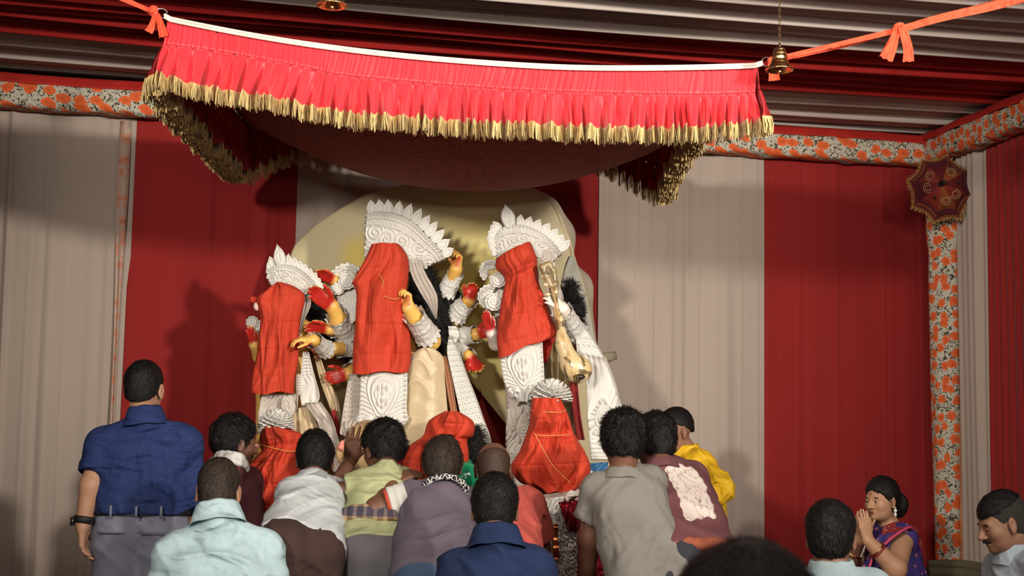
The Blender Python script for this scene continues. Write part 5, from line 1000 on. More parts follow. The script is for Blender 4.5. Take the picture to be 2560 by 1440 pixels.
# blue shirt man standing on the stage
navy_linen = M('navy_linen', (.016, .031, .115), .85, (.012, .023, .088), 90, (1, 1, .5), bump=.08, bscale=300, wr=.8, wscale=4.5, wst=(1, 1, 2.6))
greyblue_twill = M('greyblue_twill', (.20, .205, .27), .85, (.165, .165, .22), 12, bump=.2, bscale=200, wr=.35, wscale=5)
JA = dict(head=(361, 972, 6.12), neck=(362, 1040, 6.06), sl=(260, 1114, 6.05), sr=(464, 1110, 6.10), el=(226, 1215, 5.98), er=(476, 1215, 6.12), wl=(206, 1316, 5.96), wr=(470, 1316, 6.3),
          hl=(296, 1335, 6.05), hr=(402, 1335, 6.08), belly=.05)
rA, JA, RA, cA = person('man from behind in dark blue rolled-sleeve shirt and grey-blue trousers at far left', JA, STG, sk_fair,
    dict(mat=navy_linen, sleeve=(.72, 1.62), hem=-.080, hemcut=True, off=.024, flare=.030, collar='shirt', wr=[(9, (1, 0, 0), 50, .004, P(362, 1150, 5.95), .09), (3, (0, .2, 1), 62, .006, P(350, 1240, 6.0), .28), (5, (.5, 0, 1), 80, .007, P(228, 1165, 6), .10), (6, (1, 0, .3), 40, .004), (4, (.9, 0, .5), 45, .006, P(440, 1240, 6), .15)]),
    dict(mat=greyblue_twill, waist=.13, loose=.012, wr=[(8, (.5, 0, 1), 40, .004)]), dict(mat=hair_black, vol=.006, nape=-.045, amp=.0012, seed=2, front=.05, len=.009, n=6000), fat=.006,
    face=(.12, 1, -.02), hands=dict(l=dict(d=(.05, .10, -1), n=(1, .1, 0), t=(.2, .9, .1), curl=(.35, .45, .35), spread=.06)), hand_s=.98)
def belt(root, J, z0, mat, r=.13, fat=0., w_=.018):
    hm = (J['hl'] + J['hr']) / 2; sm = (J['sl'] + J['sr']) / 2; u = nrm(sm - hm); lat = nrm(J['hr'] - J['hl']); f = np.cross(u, lat); c = hm + u * z0; G = []
    for zz in (-w_, w_):
        G.append([c + u * zz + lat * (.085 * np.sign(math.cos(t)) * abs(math.cos(t)) ** .6 + (r + fat) * math.cos(t)) + f * ((r + fat) * math.sin(t)) for t in np.linspace(0, 2 * np.pi, 40, endpoint=False)])
    V, F = grid_geo(np.array(G).transpose(1, 0, 2), closed=True); return mk('belt', V, F, mat, root)
belt(rA, JA, .100, M('black_leather', (.012, .011, .012), .45), .116, .006, .020)
for q in (-.09, .02, .12):
    hm = (JA['hl'] + JA['hr']) / 2; p = hm + A3(q, -.150 + abs(q) * .15, .100); mk('belt_loop', *box_geo(p, (.010, .010, .052)), greyblue_twill, rA)
for q in (-.085, .085):
    p = hm + A3(q, -.148, .015); mk('welt_pocket', *box_geo(p, (.115, .006, .007)), M('pocket_edge', (.15, .15, .20), .9), rA)  # welts a tone darker than the trousers
w_ = JA['wl'] + (JA['el'] - JA['wl']) * .13; d = nrm(JA['el'] - JA['wl'])
WS = SDF(); ring_ops(WS, w_, d, .0345, .0085, .006); ring_ops(WS, w_ + d * .011, d, .0355, .0085, .006); WS.mesh('watch_strap', .004, MATS['black_leather'], rA)
mk('watch_case', *join(box_geo(w_ + A3(-.040, -.012, 0), (.014, .034, .036))), M('watch_glass', (.02, .02, .025), .15, spec=.6), rA)

# light blue shirt man in front
lightblue_cotton = M('lightblue_cotton', (.46, .61, .64), .85, (.40, .54, .58), 40, (1, 1, .4), bump=.08, bscale=300, wr=.9, wscale=4, wst=(1, 1, 2.6))
JB = dict(head=(546, 1228, 5.52), neck=(544, 1285, 5.42), sl=(436, 1390, 5.42), sr=(656, 1378, 5.44), el=(398, 1520, 5.38), er=(694, 1510, 5.42), wl=(420, 1640, 5.6), wr=(670, 1640, 5.65),
          hl=(495, 1640, 5.35), hr=(600, 1640, 5.35), arch=.03)
rB, JB, RB, cB = person('man from behind in pale light-blue shirt standing left of centre, close to camera', JB, 0., sk_fair,
    dict(mat=lightblue_cotton, sleeve=(1.7, 1.7), hem=.12, off=.026, flare=.03, collar='shirt', wr=[(13, (.1, .2, 1), 44, .007, P(545, 1430, 5.3), .24), (15, (1, 0, .8), 50, .005, P(400, 1400, 5.4), .14), (16, (1, 0, -.8), 50, .005, P(690, 1390, 5.4), .14)]),
    dict(mat=M('dark_trousers', (.03, .03, .04), .9), waist=.12), dict(mat=hair_brown, vol=.006, nape=-.060, amp=.0016, seed=12, len=.009, n=6000), fat=.026, face=(-.05, 1, -.32), neckr=.060, hs=1.02)
# yoke seam
pts = [JB['neck'] + A3(x, -.165 + .25 * abs(x) ** 1.3 - .012, -.085 - .18 * x * x) for x in np.linspace(-.19, .19, 15)]

# man at left behind, dark hair, profile
maroon_check = M('maroon_speckle', (.11, .028, .035), .9, (.06, .02, .025), 180, bump=.2)
JC = dict(head=(588, 1107, 6.62), neck=(578, 1168, 6.56), sl=(530, 1205, 6.5), sr=(618, 1205, 6.72), el=(520, 1310, 6.5), er=(630, 1300, 6.8), wl=(560, 1380, 6.7), wr=(650, 1360, 7.0), hl=(545, 1400, 6.5), hr=(600, 1400, 6.6))
rC, JC, RC, cC = person('man in speckled maroon shirt and white scarf, face turned right beside red wrapped figure', JC, STG, sk_dark,
    dict(mat=maroon_check, sleeve=(.9, .9), hem=.05, off=.018), dict(mat=MATS['dark_trousers'], waist=.12), dict(mat=hair_black, vol=.014, nape=-.07, amp=.0045, seed=22, front=.052, freq=220., len=.018, wild=.6, lift=.35), face=(.80, .55, -.12), front=(.6, .8, 0), has_eyes=False, headfine=.004)
T = SDF(); nd = nrm(cC - JC['neck'])
for q, rr in ((.0, .082), (.016, .074), (.032, .068)): ring_ops(T, JC['neck'] + nd * q - A3(.012, .0, 0), nd, rr, .015, .012)
T.disp(lambda p: .003 * Sines(4, 90)(p)); T.mesh('scarf', .006, M('white_cotton', (.68, .67, .64), .9, bump=.3, bscale=90), rC)
mk('moustache', *tube_geo([cC + RC @ A3(x, .098 - abs(x) * .55, -.050 - abs(x) * .25) for x in np.linspace(-.028, .028, 9)], .0055, 6), hair_black, rC)

# white tee man pushing
white_tee = M('white_tee', (.49, .51, .52), .85, (.44, .46, .47), 5, bump=.06, bscale=250, wr=.7, wscale=4.5, wst=(1, 1, 2.4))
brown_twill = M('brown_twill', (.062, .034, .030), .9, (.045, .024, .021), 8, bump=.2, bscale=200, wr=.6, wscale=5)
JD = dict(head=(787, 1148, 6.12), neck=(783, 1195, 6.02), sl=(733, 1236, 5.96), sr=(833, 1236, 6.10), el=(722, 1330, 6.25), er=(848, 1320, 6.22), wl=(750, 1400, 6.5), wr=(842, 1425, 6.40), hl=(712, 1365, 5.62), hr=(792, 1385, 5.68))
rD, JD, RD, cD = person('stooping man in white t-shirt and brown trousers, back turned, beside red wrapped figure', JD, STG, sk_dark,
    dict(mat=white_tee, sleeve=(.3, .62), hem=.0, hemcut=True, off=.016, flare=.034, collar='tee', cmat=M('grey_rib', (.33, .34, .36), .9), wr=[(23, (-.3, 0, 1), 75, .006, P(740, 1310, 5.7), .22), (24, (1, 0, .6), 45, .005, P(830, 1260, 6), .15)]),
    dict(mat=brown_twill, waist=.12, loose=.012, wr=[(28, (1, 0, .8), 40, .006)]), dict(mat=hair_black, vol=.011, nape=-.075, amp=.0025, seed=32), face=(-.12, 1, -.35), hs=.96, fat=.0)

# green tee man, hand raised
green_tee = M('green_tee', (.36, .37, .20), .85, (.32, .33, .175), 5, bump=.06, bscale=250, wr=.8, wscale=4.5, wst=(1, 1, 1.8))
grey_sweat = M('grey_sweat', (.135, .130, .145), .95, (.10, .085, .095), 4, bump=.2, bscale=200, wr=.3)
JE = dict(head=(957, 1122, 6.20), neck=(966, 1178, 6.08), sl=(912, 1212, 6.02), sr=(1003, 1208, 6.12), el=(832, 1236, 6.02), er=(1030, 1290, 6.3), wl=(876, 1150, 6.38), wr=(1040, 1250, 6.6), hl=(920, 1385, 5.80), hr=(980, 1388, 5.82))
rE, JE, RE, cE = person('stooping man in pale green t-shirt, left hand raised to the idol, checked waist cloth', JE, STG, sk_dark,
    dict(mat=green_tee, sleeve=(.5, .5), hem=-.005, off=.018, flare=.034, collar='tee', wr=[(33, (.5, 0, 1), 60, .007, P(930, 1290, 5.9), .2), (34, (0, 0, 1), 70, .004)]),
    dict(mat=grey_sweat, waist=.02, loose=.012), dict(mat=hair_black, vol=.015, nape=-.055, amp=.005, seed=42, front=.055, freq=190., len=.022, wild=.45, lift=.3), face=(-.62, .75, -.22), front=(-.2, 1, 0), hs=.97, armr=(.046, .040, .029),
    hands=dict(l=dict(d=(.12, .30, .95), n=(.1, .95, -.3), t=(1, 0, -.1), curl=(.06, .08, .06), spread=.10, thumb=(.0,))), hand_s=.98)
T = SDF(); hm = (JE['hl'] + JE['hr']) / 2; sm = (JE['sl'] + JE['sr']) / 2; u = nrm(sm - hm)
for q, rr in ((.10, .138), (.118, .140), (.136, .138)):
    for sx in (-1, 1):
        c0 = hm + u * q + A3(sx * .06, 0, 0)
        ring_ops(T, c0, u + A3(.12, 0, 0), .128, .017, .012)
gam = M('checked_gamcha', (.17, .105, .075), .9); N, L, b = node_tools(gam); tc = N.new('ShaderNodeTexCoord'); sp = N.new('ShaderNodeSeparateXYZ'); L.new(tc.outputs['Object'], sp.inputs[0])
ck = math_n(N, L, 'ABSOLUTE', math_n(N, L, 'SINE', math_n(N, L, 'MULTIPLY', sp.outputs[0], 75.))); zs = math_n(N, L, 'GREATER_THAN', math_n(N, L, 'SINE', math_n(N, L, 'ADD', math_n(N, L, 'MULTIPLY', sp.outputs[2], 75.), 0.2)), .1)
c1 = mixc(N, L, math_n(N, L, 'GREATER_THAN', ck, .8), (.20, .12, .07), (.34, .24, .13)); c2 = mixc(N, L, math_n(N, L, 'GREATER_THAN', ck, .85), (.050, .042, .065), (.13, .10, .10)); L.new(mixc(N, L, zs, c1, c2), b.inputs['Base Color'])
T.mesh('waist_cloth', .007, gam, rE)

# grey-purple tee man with arm on neighbour
purple_tee = M('purple_tee', (.115, .092, .118), .9, (.095, .076, .098), 6, bump=.08, bscale=250, wr=.8, wscale=4)
mask_link(purple_tee, (.50, .48, .45), .008)
red_rib = M('red_rib', (.50, .075, .040), .85)
JF = dict(head=(1107, 1163, 5.98), neck=(1110, 1225, 5.86), sl=(1030, 1245, 5.86), sr=(1158, 1258, 5.92), el=(940, 1272, 5.84), er=(1185, 1370, 6.0), wl=(986, 1206, 5.98), wr=(1190, 1440, 6.3), hl=(1052, 1448, 5.52), hr=(1130, 1452, 5.55))
def fm_F(c):
    a, b_ = P(*JF['sl']), P(*JF['el']); ba = b_ - a; t = (c - a) @ ba / (ba @ ba); d = np.linalg.norm(c - a - np.clip(t, 0, 1)[:, None] * ba, axis=1); return np.minimum(t - .13, (.098 - d) * 4)
rF, JF, RF, cF = person('man in grey-purple t-shirt with white red-trimmed sleeves, arm across green shirted neighbour', JF, STG, sk_dark,
    dict(mat=purple_tee, mask=fm_F, sleeve=(.62, .62), hem=.03, off=.017, flare=.034, h=.007, wr=[(43, (0, 0, 1), 60, .006, P(1090, 1400, 5.6), .15), (44, (1, 0, .1), 70, .004, P(985, 1240, 5.85), .12)]),
    dict(mat=M('blue_jeans', (.045, .075, .13), .9, bump=.2), waist=.08), dict(mat=hair_brown, vol=.012, nape=-.085, amp=.0035, seed=52, freq=130., len=.030, lift=.16), face=(.05, 1, -.28), hs=.95, armr=(.05, .043, .030),
    hands=dict(l=dict(d=(.60, .45, .35), n=(.35, .6, -.75), t=(-.5, .1, .8), curl=(.25, .3, .2), spread=.16, thumb=(-.1,))), hand_s=.92)
T = SDF(); a, b_ = JF['sl'], JF['el']
for q in (.60, .66): ring_ops(T, a + (b_ - a) * q, b_ - a, .060, .0065, .008)
T.mesh('sleeve_trim', .005, red_rib, rF)
nd = nrm(cF - JF['neck']); pat = M('patterned_collar', (.6, .58, .55), .9); N, L, b = node_tools(pat); tc = N.new('ShaderNodeTexCoord'); v = N.new('ShaderNodeTexVoronoi'); v.inputs['Scale'].default_value = 55; v.feature = 'DISTANCE_TO_EDGE'
L.new(tc.outputs['Object'], v.inputs[0]); rr = ramp(N, [(0, (.55, .53, .5)), (.07, (.55, .53, .5)), (.10, (.015, .015, .02))]); L.new(v.outputs[0], rr.inputs[0]); L.new(rr.outputs[0], b.inputs['Base Color'])
T = SDF(); ring_ops(T, JF['neck'] + nd * .004, nd, .069, .008, .008); ring_ops(T, JF['neck'] + nd * .016, nd, .064, .008, .008); T.mesh('collar', .005, red_rib, rF)
T = SDF()
for q, rr in ((-.010, .082), (-.022, .094)): ring_ops(T, JF['neck'] + nd * q, nd, rr, .011, .01)
T.mesh('collar_band', .005, pat, rF)

# bald man in red tee
coral_tee = M('coral_tee', (.40, .070, .055), .85, (.36, .06, .048), 6, bump=.06, bscale=250, wr=.7, wscale=4)
JG = dict(head=(1233, 1172, 6.22), neck=(1245, 1232, 6.12), sl=(1190, 1262, 6.05), sr=(1325, 1262, 6.14), el=(1185, 1370, 6.2), er=(1352, 1372, 6.24), wl=(1200, 1440, 6.5), wr=(1335, 1450, 6.5), hl=(1200, 1450, 5.75), hr=(1290, 1450, 5.75))
rG, JG, RG, cG = person('balding man in coral red t-shirt, seen from behind in front of red wrapped figure', JG, STG, sk_dark,
    dict(mat=coral_tee, sleeve=(.75, .75), hem=.05, off=.018, flare=.036, collar='tee', wr=[(53, (1, 0, .6), 50, .005)]), dict(mat=MATS['dark_trousers'], waist=.12),
    dict(mat=stubble, vol=.0012, nape=-.075, amp=.0003, seed=62, top=.048, len=.004, n=4000), face=(-.10, 1, -.22), hs=.98, neckr=.060)

# navy polo man, foremost centre
navy_polo = M('navy_polo', (.010, .022, .070), .85, (.008, .017, .055), 6, bump=.08, bscale=300, wr=.6, wscale=3.5)
JH = dict(head=(1237, 1272, 5.04), neck=(1240, 1345, 4.94), sl=(1150, 1428, 4.92), sr=(1334, 1424, 4.95), el=(1108, 1560, 4.9), er=(1380, 1560, 4.95), wl=(1130, 1690, 5.1), wr=(1360, 1690, 5.1), hl=(1185, 1720, 4.8), hr=(1290, 1720, 4.8))
rH, JH, RH, cH = person('man with black hair in navy polo shirt, seen from behind, nearest in the centre', JH, 0., sk_mid,
    dict(mat=navy_polo, sleeve=(.75, .75), hem=.1, off=.022, flare=.04, collar='shirt', wr=[(63, (0, .3, 1), 30, .004), (64, (.8, 0, .6), 30, .006, P(1300, 1420, 4.85), .2)]), dict(mat=MATS['dark_trousers'], waist=.12),
    dict(mat=hair_black, vol=.012, nape=-.082, amp=.0022, seed=72), face=(.0, 1, -.20), fat=.022, neckr=.060, hs=.98)

# grey tee man pushing, right
grey_tee = M('grey_tee', (.185, .172, .152), .92, (.160, .149, .131), 7, bump=.06, bscale=260, wr=.9, wscale=4)
JI = dict(head=(1557, 1105, 5.80), neck=(1556, 1180, 5.72), sl=(1498, 1228, 5.72), sr=(1622, 1208, 5.78), el=(1474, 1345, 5.76), er=(1650, 1330, 6.1), wl=(1462, 1455, 5.86), wr=(1600, 1430, 6.4), hl=(1596, 1475, 5.42), hr=(1668, 1465, 5.46), wid=.92)
rI, JI, RI, cI = person('man with curly black hair in grey t-shirt, back bent, pushing the idol', JI, STG, sk_dark,
    dict(mat=grey_tee, sleeve=(.62, .5), hem=.06, off=.020, flare=.040, collar='tee', wr=[(73, (.75, 0, -.6), 62, .008, P(1580, 1290, 5.5), .22), (74, (1, 0, .15), 46, .006, P(1640, 1400, 5.3), .2), (75, (0, 0, 1), 60, .004, P(1480, 1290, 5.75), .1)]),
    dict(mat=MATS['dark_trousers'], waist=.1), dict(mat=hair_black, vol=.017, nape=-.085, amp=.006, seed=82, freq=170., len=.022, wild=.8, lift=.4), face=(-.15, 1, -.30), fat=.0, armr=(.052, .046, .034), feet=[(.42, 5.25), (.60, 5.25)], hs=1.0)

# maroon tee man with printed back
maroon_tee = M('maroon_tee', (.120, .042, .046), .9, (.10, .034, .038), 6, bump=.08, bscale=250, wr=.8, wscale=4)
JJ = dict(head=(1637, 1105, 6.0), neck=(1652, 1162, 5.93), sl=(1615, 1205, 5.95), sr=(1728, 1196, 6.02), el=(1620, 1320, 6.1), er=(1770, 1300, 6.2), wl=(1600, 1400, 6.4), wr=(1740, 1390, 6.5), hl=(1700, 1405, 5.55), hr=(1768, 1398, 5.62))
N, L, b = node_tools(maroon_tee); tc = N.new('ShaderNodeTexCoord'); n1 = N.new('ShaderNodeTexNoise'); n1.inputs['Scale'].default_value = 11; n1.inputs['Detail'].default_value = 3; n1.inputs['Distortion'].default_value = 1.5
L.new(tc.outputs['Object'], n1.inputs[0]); r1 = ramp(N, [(0, (.50, .43, .39)), (.47, (.50, .43, .39)), (.495, (.20, .11, .11)), (.515, (.52, .45, .41)), (.64, (.52, .45, .40)), (.67, (.46, .30, .29)), (.72, (.48, .42, .37))]); L.new(n1.outputs[0], r1.inputs[0])
mask_link(maroon_tee, r1.outputs[0], 1.)
def inpoly(q, poly):
    x, y = q[:, 0], q[:, 1]; r = np.zeros(len(q), bool); n = len(poly)
    for i in range(n):
        x1, y1 = poly[i]; x2, y2 = poly[(i + 1) % n]; c = (y1 > y) != (y2 > y); r ^= c & (x < (x2 - x1) * (y - y1) / (y2 - y1 + 1e-9) + x1)
    return r
PRINT = [(1660, 1170), (1695, 1158), (1735, 1172), (1762, 1210), (1780, 1260), (1792, 1296), (1768, 1292), (1740, 1300), (1712, 1302), (1705, 1270), (1690, 1225)]
def fm_J(c):
    q = proj(c); poly = np.array(PRINT, float); d = np.full(len(q), 1e9)
    for i in range(len(poly)):
        a, b_ = poly[i], poly[(i + 1) % len(poly)]; ba = b_ - a; t = np.clip(((q - a) @ ba) / (ba @ ba), 0, 1); d = np.minimum(d, np.linalg.norm(q - a - t[:, None] * ba, axis=1))
    s_ = np.where(inpoly(q, PRINT), d, -d); s_ = s_ + 3.0 * np.sin(q[:, 0] * .23) * np.sin(q[:, 1] * .19); return np.where(c[:, 1] < 6.02, s_, -99)
rJ, JJ, RJ, cJ = person('man in maroon t-shirt with large pale print on the back, bending behind grey shirted man', JJ, STG, sk_dark,
    dict(mat=maroon_tee, mask=fm_J, sleeve=(.6, .6), hem=.035, off=.018, flare=.035, collar='tee', wr=[(83, (.5, 0, 1), 55, .007, P(1760, 1350, 5.6), .14)]),
    dict(mat=MATS['dark_trousers'], waist=.06), dict(mat=hair_black, vol=.011, nape=-.075, amp=.003, seed=92, len=.022), face=(-.45, .9, -.25), feet=[(.72, 5.6), (.88, 5.6)], hs=.98, fat=.008)
T = SDF(); hm = (JJ['hl'] + JJ['hr']) / 2; u = nrm((JJ['sl'] + JJ['sr']) / 2 - hm)
for sx in (-1, 1): ring_ops(T, hm - u * .03 + A3(sx * .045, 0, 0), u, .118, .022, .012)
T.mesh('waist_cloth', .008, M('orange_gamcha', (.30, .085, .035), .9, (.22, .06, .04), 40), rJ)

# yellow kurta man
yellow_silk = M('yellow_silk', (.70, .42, .016), .62, (.62, .36, .012), 5, bump=.1, bscale=250, wr=.7, wscale=7, wst=(1, 1, 1))
JK = dict(head=(1688, 1076, 7.32), neck=(1716, 1130, 7.34), sl=(1690, 1160, 7.48), sr=(1752, 1160, 7.22), el=(1650, 1230, 7.5), er=(1800, 1222, 7.12), wl=(1620, 1260, 7.2), wr=(1742, 1268, 6.95), hl=(1730, 1345, 7.42), hr=(1770, 1345, 7.25))
rK, JK, RK, cK = person('man with short black hair in bright yellow kurta, in profile at right of the idols', JK, STG, sk_mid,
    dict(mat=yellow_silk, sleeve=(1.8, 1.8), hem=.3, off=.020, flare=.03, collar='shirt', wr=[(93, (0, .2, 1), 60, .008, P(1790, 1200, 7.15), .2), (94, (1, 0, .4), 70, .004)]),
    dict(mat=M('white_pyjama', (.6, .58, .54), .9), waist=.05), dict(mat=hair_black, vol=.003, nape=-.012, amp=.0010, seed=102, front=.066, len=.007), face=(-.88, -.42, -.25), front=(-1, .1, 0), has_eyes=True, headfine=.0042, feet=[(.80, 7.40), (.86, 7.20)], hs=.98, fat=.004)

# dark-haired head at lower right
JL = dict(head=(2077, 1342, 4.92), neck=(2080, 1428, 4.88), sl=(1985, 1478, 4.9), sr=(2178, 1478, 4.85), el=(1960, 1620, 4.9), er=(2210, 1620, 4.85), wl=(1980, 1740, 5.0), wr=(2190, 1740, 5.0), hl=(2030, 1760, 4.9), hr=(2130, 1760, 4.9))
person('man seen from behind with thick black hair and pale grey-blue collar, before the praying woman', JL, 0., sk_mid,
    dict(mat=M('grey_blue_cotton', (.30, .38, .40), .9, bump=.2, bscale=200, wr=.3), sleeve=(.7, .7), hem=.1, off=.02, collar='shirt'), dict(mat=MATS['dark_trousers'], waist=.12),
    dict(mat=hair_black, vol=.010, nape=-.070, amp=.0022, seed=112), face=(.35, .93, -.06), hs=1.0, neckr=.058)

# nearest head, out of focus
JN = dict(head=(1868, 1650, 1.66), neck=(1868, 1890, 1.62), sl=(1470, 2050, 1.62), sr=(2270, 2050, 1.62), el=(1400, 2600, 1.65), er=(2340, 2600, 1.65), wl=(1500, 3000, 1.85), wr=(2240, 3000, 1.85), hl=(1690, 3000, 1.6), hr=(2050, 3000, 1.6))
rN, JN, RN, cN = person('blurred dark-haired head of a person at bottom edge, nearest to the camera', JN, 0., sk_mid,
    dict(mat=M('black_cotton', (.015, .014, .015), .95), sleeve=(.7, .7), hem=.1, off=.02), dict(mat=MATS['dark_trousers'], waist=.12),
    dict(mat=hair_black, vol=.016, nape=-.09, amp=.006, seed=122, freq=60., len=.020, n=16000, lift=.10, wid=.0006), face=(.35, 1, 0), hs=1.0)
# praying woman in a sari
JW = {k: P(*v) for k, v in dict(head=(2200, 1258, 7.30), neck=(2222, 1313, 7.34), sl=(2186, 1345, 7.52), sr=(2256, 1345, 7.22), el=(2122, 1420, 7.42), er=(2238, 1422, 7.02), wl=(2148, 1350, 7.10), wr=(2170, 1352, 7.00), hl=(2205, 1500, 7.5), hr=(2260, 1500, 7.28)).items()}
JW['head'] = P(2204, 1249, 7.30)
frontW = nrm((-.75, -.66, 0))
hd_dir = (.02, .05, 1.0)
sari_blue = M('sari_blue', (.040, .026, .150), .7); N, L, b = node_tools(sari_blue); tc = N.new('ShaderNodeTexCoord'); v = N.new('ShaderNodeTexVoronoi'); v.inputs['Scale'].default_value = 24; v.inputs['Randomness'].default_value = .75; L.new(tc.outputs['Object'], v.inputs[0])
nzz = N.new('ShaderNodeTexNoise'); nzz.inputs['Scale'].default_value = 90; L.new(tc.outputs['Object'], nzz.inputs[0]); dd = math_n(N, L, 'ADD', v.outputs['Distance'], math_n(N, L, 'MULTIPLY', nzz.outputs[0], .16))
r1 = ramp(N, [(0, (.36, .12, .17)), (.30, (.30, .10, .17)), (.36, (.042, .024, .13)), (1, (.035, .022, .15))]); L.new(dd, r1.inputs[0]); L.new(r1.outputs[0], b.inputs['Base Color'])
sari_red = M('sari_red', (.33, .035, .035), .7); N, L, b = node_tools(sari_red); tc = N.new('ShaderNodeTexCoord'); v = N.new('ShaderNodeTexVoronoi'); v.inputs['Scale'].default_value = 30; L.new(tc.outputs['Object'], v.inputs[0])
r1 = ramp(N, [(0, (.45, .14, .09)), (.28, (.42, .10, .07)), (.34, (.12, .012, .025)), (.55, (.30, .025, .03))]); L.new(v.outputs['Distance'], r1.inputs[0]); L.new(r1.outputs[0], b.inputs['Base Color'])
sari_pink = M('sari_pink', (.52, .055, .14), .6)
rW, JW, RW, cW = person('woman in purple-blue and red sari, palms pressed together in prayer, by the red curtain', JW, 0., sk_woman,
    dict(mat=sari_blue, sleeve=(.06, .06), hem=.40, off=.014, h=.008, wr=[(133, (.8, .2, .5), 60, .005)]), dict(mat=sari_blue, waist=.0, loose=.03),
    dict(mat=hair_black, vol=.010, nape=-.105, amp=.0012, seed=132, front=.050, len=.030, lift=.03, wild=.08, back=3.), face=(-.80, -.58, -.08), front=frontW, hs=.93, fat=.022, armr=(.060, .053, .030),
    hands=dict(r=dict(d=(-.20, -.05, 1), n=(-.45, .85, 0), t=(.75, .35, .35), curl=(.02, .04, .04), spread=.0, thumb=(.25,)), l=dict(d=(-.04, -.13, 1), n=(.45, -.85, 0), t=(.75, .35, .35), curl=(.02, .04, .04), spread=.0, thumb=(.25,))),
    has_eyes=True, headfine=.0036, handfine=.0034, facefat=.006, hand_s=.90)
g = lambda x, y, z: cW + RW @ A3(x, y, z) * .93
T = SDF(); T.ell(g(-.012, -.135, -.035), (.048, .045, .052), RW, .02); T.cone(g(0, -.10, -.01), g(0, -.135, -.08), .05, .034, .03); T.disp(lambda p: .0015 * Sines(5, 200)(p)); T.mesh('hair_bun', .006, hair_black, rW)
mk('bindi', *sphere_geo(g(0, .0895, .024), (.0032, .002, .0042), 10, 6, RW), M('bindi_red', (.16, .006, .010), .5), rW)
mk('bindi', *sphere_geo(g(0, .087, .040), (.0016, .002, .010), 8, 6, RW), MATS['bindi_red'], rW)
mk('lips', *join(sphere_geo(g(0, .0955, -.0585), (.019, .0045, .0038), 12, 7, RW), sphere_geo(g(0, .0945, -.0675), (.017, .0045, .0048), 12, 7, RW)), M('lips_dark', (.20, .065, .052), .5), rW)
for q in (-1, 1):
    e0 = g(q * .086, -.006, -.046); mk('earring', *join(sphere_geo(e0 + A3(0, 0, -.010), .0095, 10, 8), sphere_geo(e0 + A3(0, 0, -.030), (.0075, .0075, .011), 10, 8), sphere_geo(e0 + A3(0, 0, .004), .004, 8, 6)), M('pearl', (.72, .70, .66), .25, spec=.6), rW)
mk('nose_pin', *sphere_geo(g(-.016, .1085, -.028), .0022, 8, 6), M('gold', (.75, .50, .16), .25, metal=1.), rW)
for s_, q in (('r', .30), ('r', .36), ('l', .3)):
    a = JW['w' + s_]; e = JW['e' + s_]; th = np.linspace(0, 2 * np.pi, 25); d = nrm(e - a); x = nrm(np.cross(d, A3(0, 1, .1))); y = np.cross(d, x); cc = a + (e - a) * q
    mk('bangle', *tube_geo([cc + (x * math.cos(t) + y * math.sin(t)) * .044 for t in th], .0042, 6), MATS['gold'] if q != .36 else M('bangle_red', (.25, .02, .02), .3), rW)
# pallu over the shoulder nearest the camera
A_ = [(2206, 1322, 7.20), (2222, 1310, 7.22), (2245, 1304, 7.24), (2270, 1308, 7.26), (2292, 1325, 7.30), (2305, 1372, 7.34), (2312, 1445, 7.36), (2316, 1560, 7.38)]
B_ = [(2196, 1378, 7.08), (2222, 1350, 7.07), (2252, 1328, 7.09), (2275, 1318, 7.13), (2285, 1336, 7.22), (2282, 1385, 7.24), (2278, 1450, 7.24), (2272, 1560, 7.24)]
strip('sari_pallu', A_, B_, 7.2, 50, 14, lambda U, V: .006 * np.sin(V * 16 + U * 3) * (U > .3), sari_red, rW, .006)
mk('sari_border', *tube_geo(resample([p + A3(0, -.006, 0) for p in px3(B_, 7.2)], 40, True), .0085, 6), sari_pink, rW)
A_ = [(2196, 1338, 7.13), (2180, 1370, 7.10), (2150, 1430, 7.1), (2128, 1500, 7.1)]; B_ = [(2240, 1330, 7.10), (2215, 1385, 7.06), (2190, 1440, 7.05), (2180, 1500, 7.06)]
strip('sari_front', A_, B_, 7.1, 30, 14, lambda U, V: .006 * np.sin(V * 14 + U * 4), sari_blue, rW, .006)
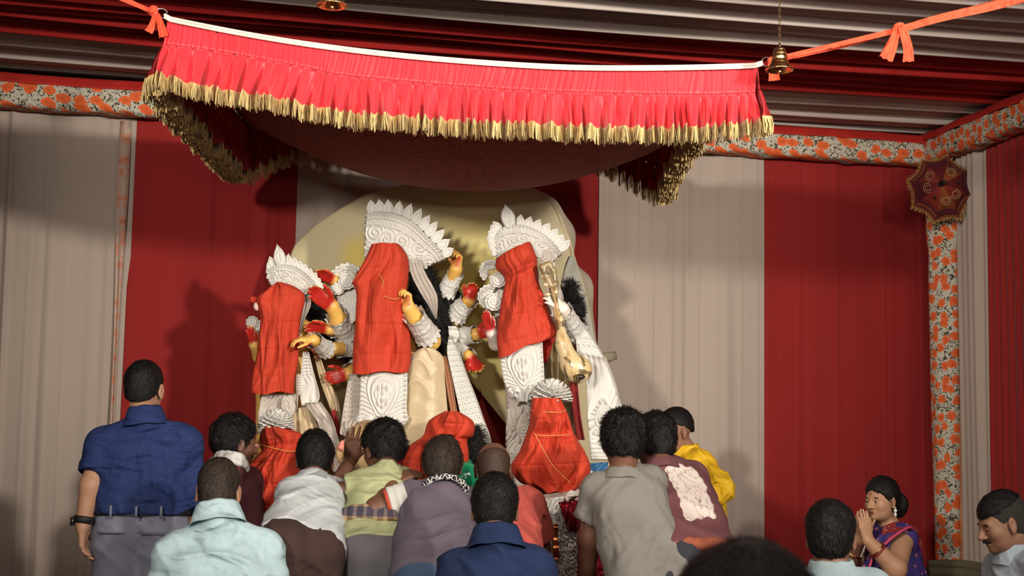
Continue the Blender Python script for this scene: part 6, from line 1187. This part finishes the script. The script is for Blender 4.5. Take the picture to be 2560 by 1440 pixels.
mk('sari_border', *tube_geo(resample(px3([(2180, 1395, 7.03), (2172, 1420, 7.02), (2150, 1450, 7.02)], 7), 14, True), .007, 6), sari_pink, rW)
ck = resample(px3([(2163, 1362, 7.0), (2158, 1378, 7.0), (2152, 1392, 7.0)], 7), 8)
mk('key_chain', *join(*[sphere_geo(p, .006, 8, 6) for p in ck]), M('silver', (.7, .7, .7), .3, metal=1.), rW)

# man at the right edge, profile
JM = dict(head=(2506, 1306, 5.82), neck=(2540, 1378, 5.84), sl=(2500, 1425, 6.0), sr=(2600, 1420, 5.70), el=(2480, 1540, 6.0), er=(2640, 1560, 5.7), wl=(2440, 1600, 5.8), wr=(2560, 1640, 5.6), hl=(2560, 1700, 5.95), hr=(2600, 1700, 5.75))
pale_blue = M('pale_blue_cotton', (.36, .42, .47), .9, bump=.2, bscale=200, wr=.4)
rM, JM, RM, cM = person('man with greying cropped hair and moustache in pale blue shirt, profile at right edge', JM, 0., sk_mid,
    dict(mat=pale_blue, sleeve=(.9, .9), hem=.1, off=.018, collar='shirt', wr=[(143, (1, 0, .8), 45, .005)]), dict(mat=MATS['dark_trousers'], waist=.12),
    dict(mat=hair_grey, vol=.0045, nape=-.095, amp=.0012, seed=142, front=.060, len=.006), face=(-.93, -.08, -.32), front=(-1, 0, 0), has_eyes=.45, headfine=.0036, neckr=.060, facefat=.004)
g = lambda x, y, z: cM + RM @ A3(x, y, z)
mk('moustache', *tube_geo([g(x, .1015 - abs(x) * .62, -.0495 - abs(x) * .22) for x in np.linspace(-.028, .028, 11)], [.003, .005, .006, .0068, .007, .007, .007, .0068, .006, .005, .003], 8), hair_black, rM)
T = SDF(); T.ell(g(0, -.014, .036), (.0815, .1035, .0955), RM, .02); T.disp(lambda p: .0012 * Sines(8, 160)(p)); T.plane(g(0, 0, .062), RM @ A3(0, -.25, -1), .01); Vh, Fh = T.geo(.0045); mk('hair_top', *join((Vh, [Fh]), strands(Vh, Fh, cM, RM, 1., 3500, .012, 5)), hair_black, rM)
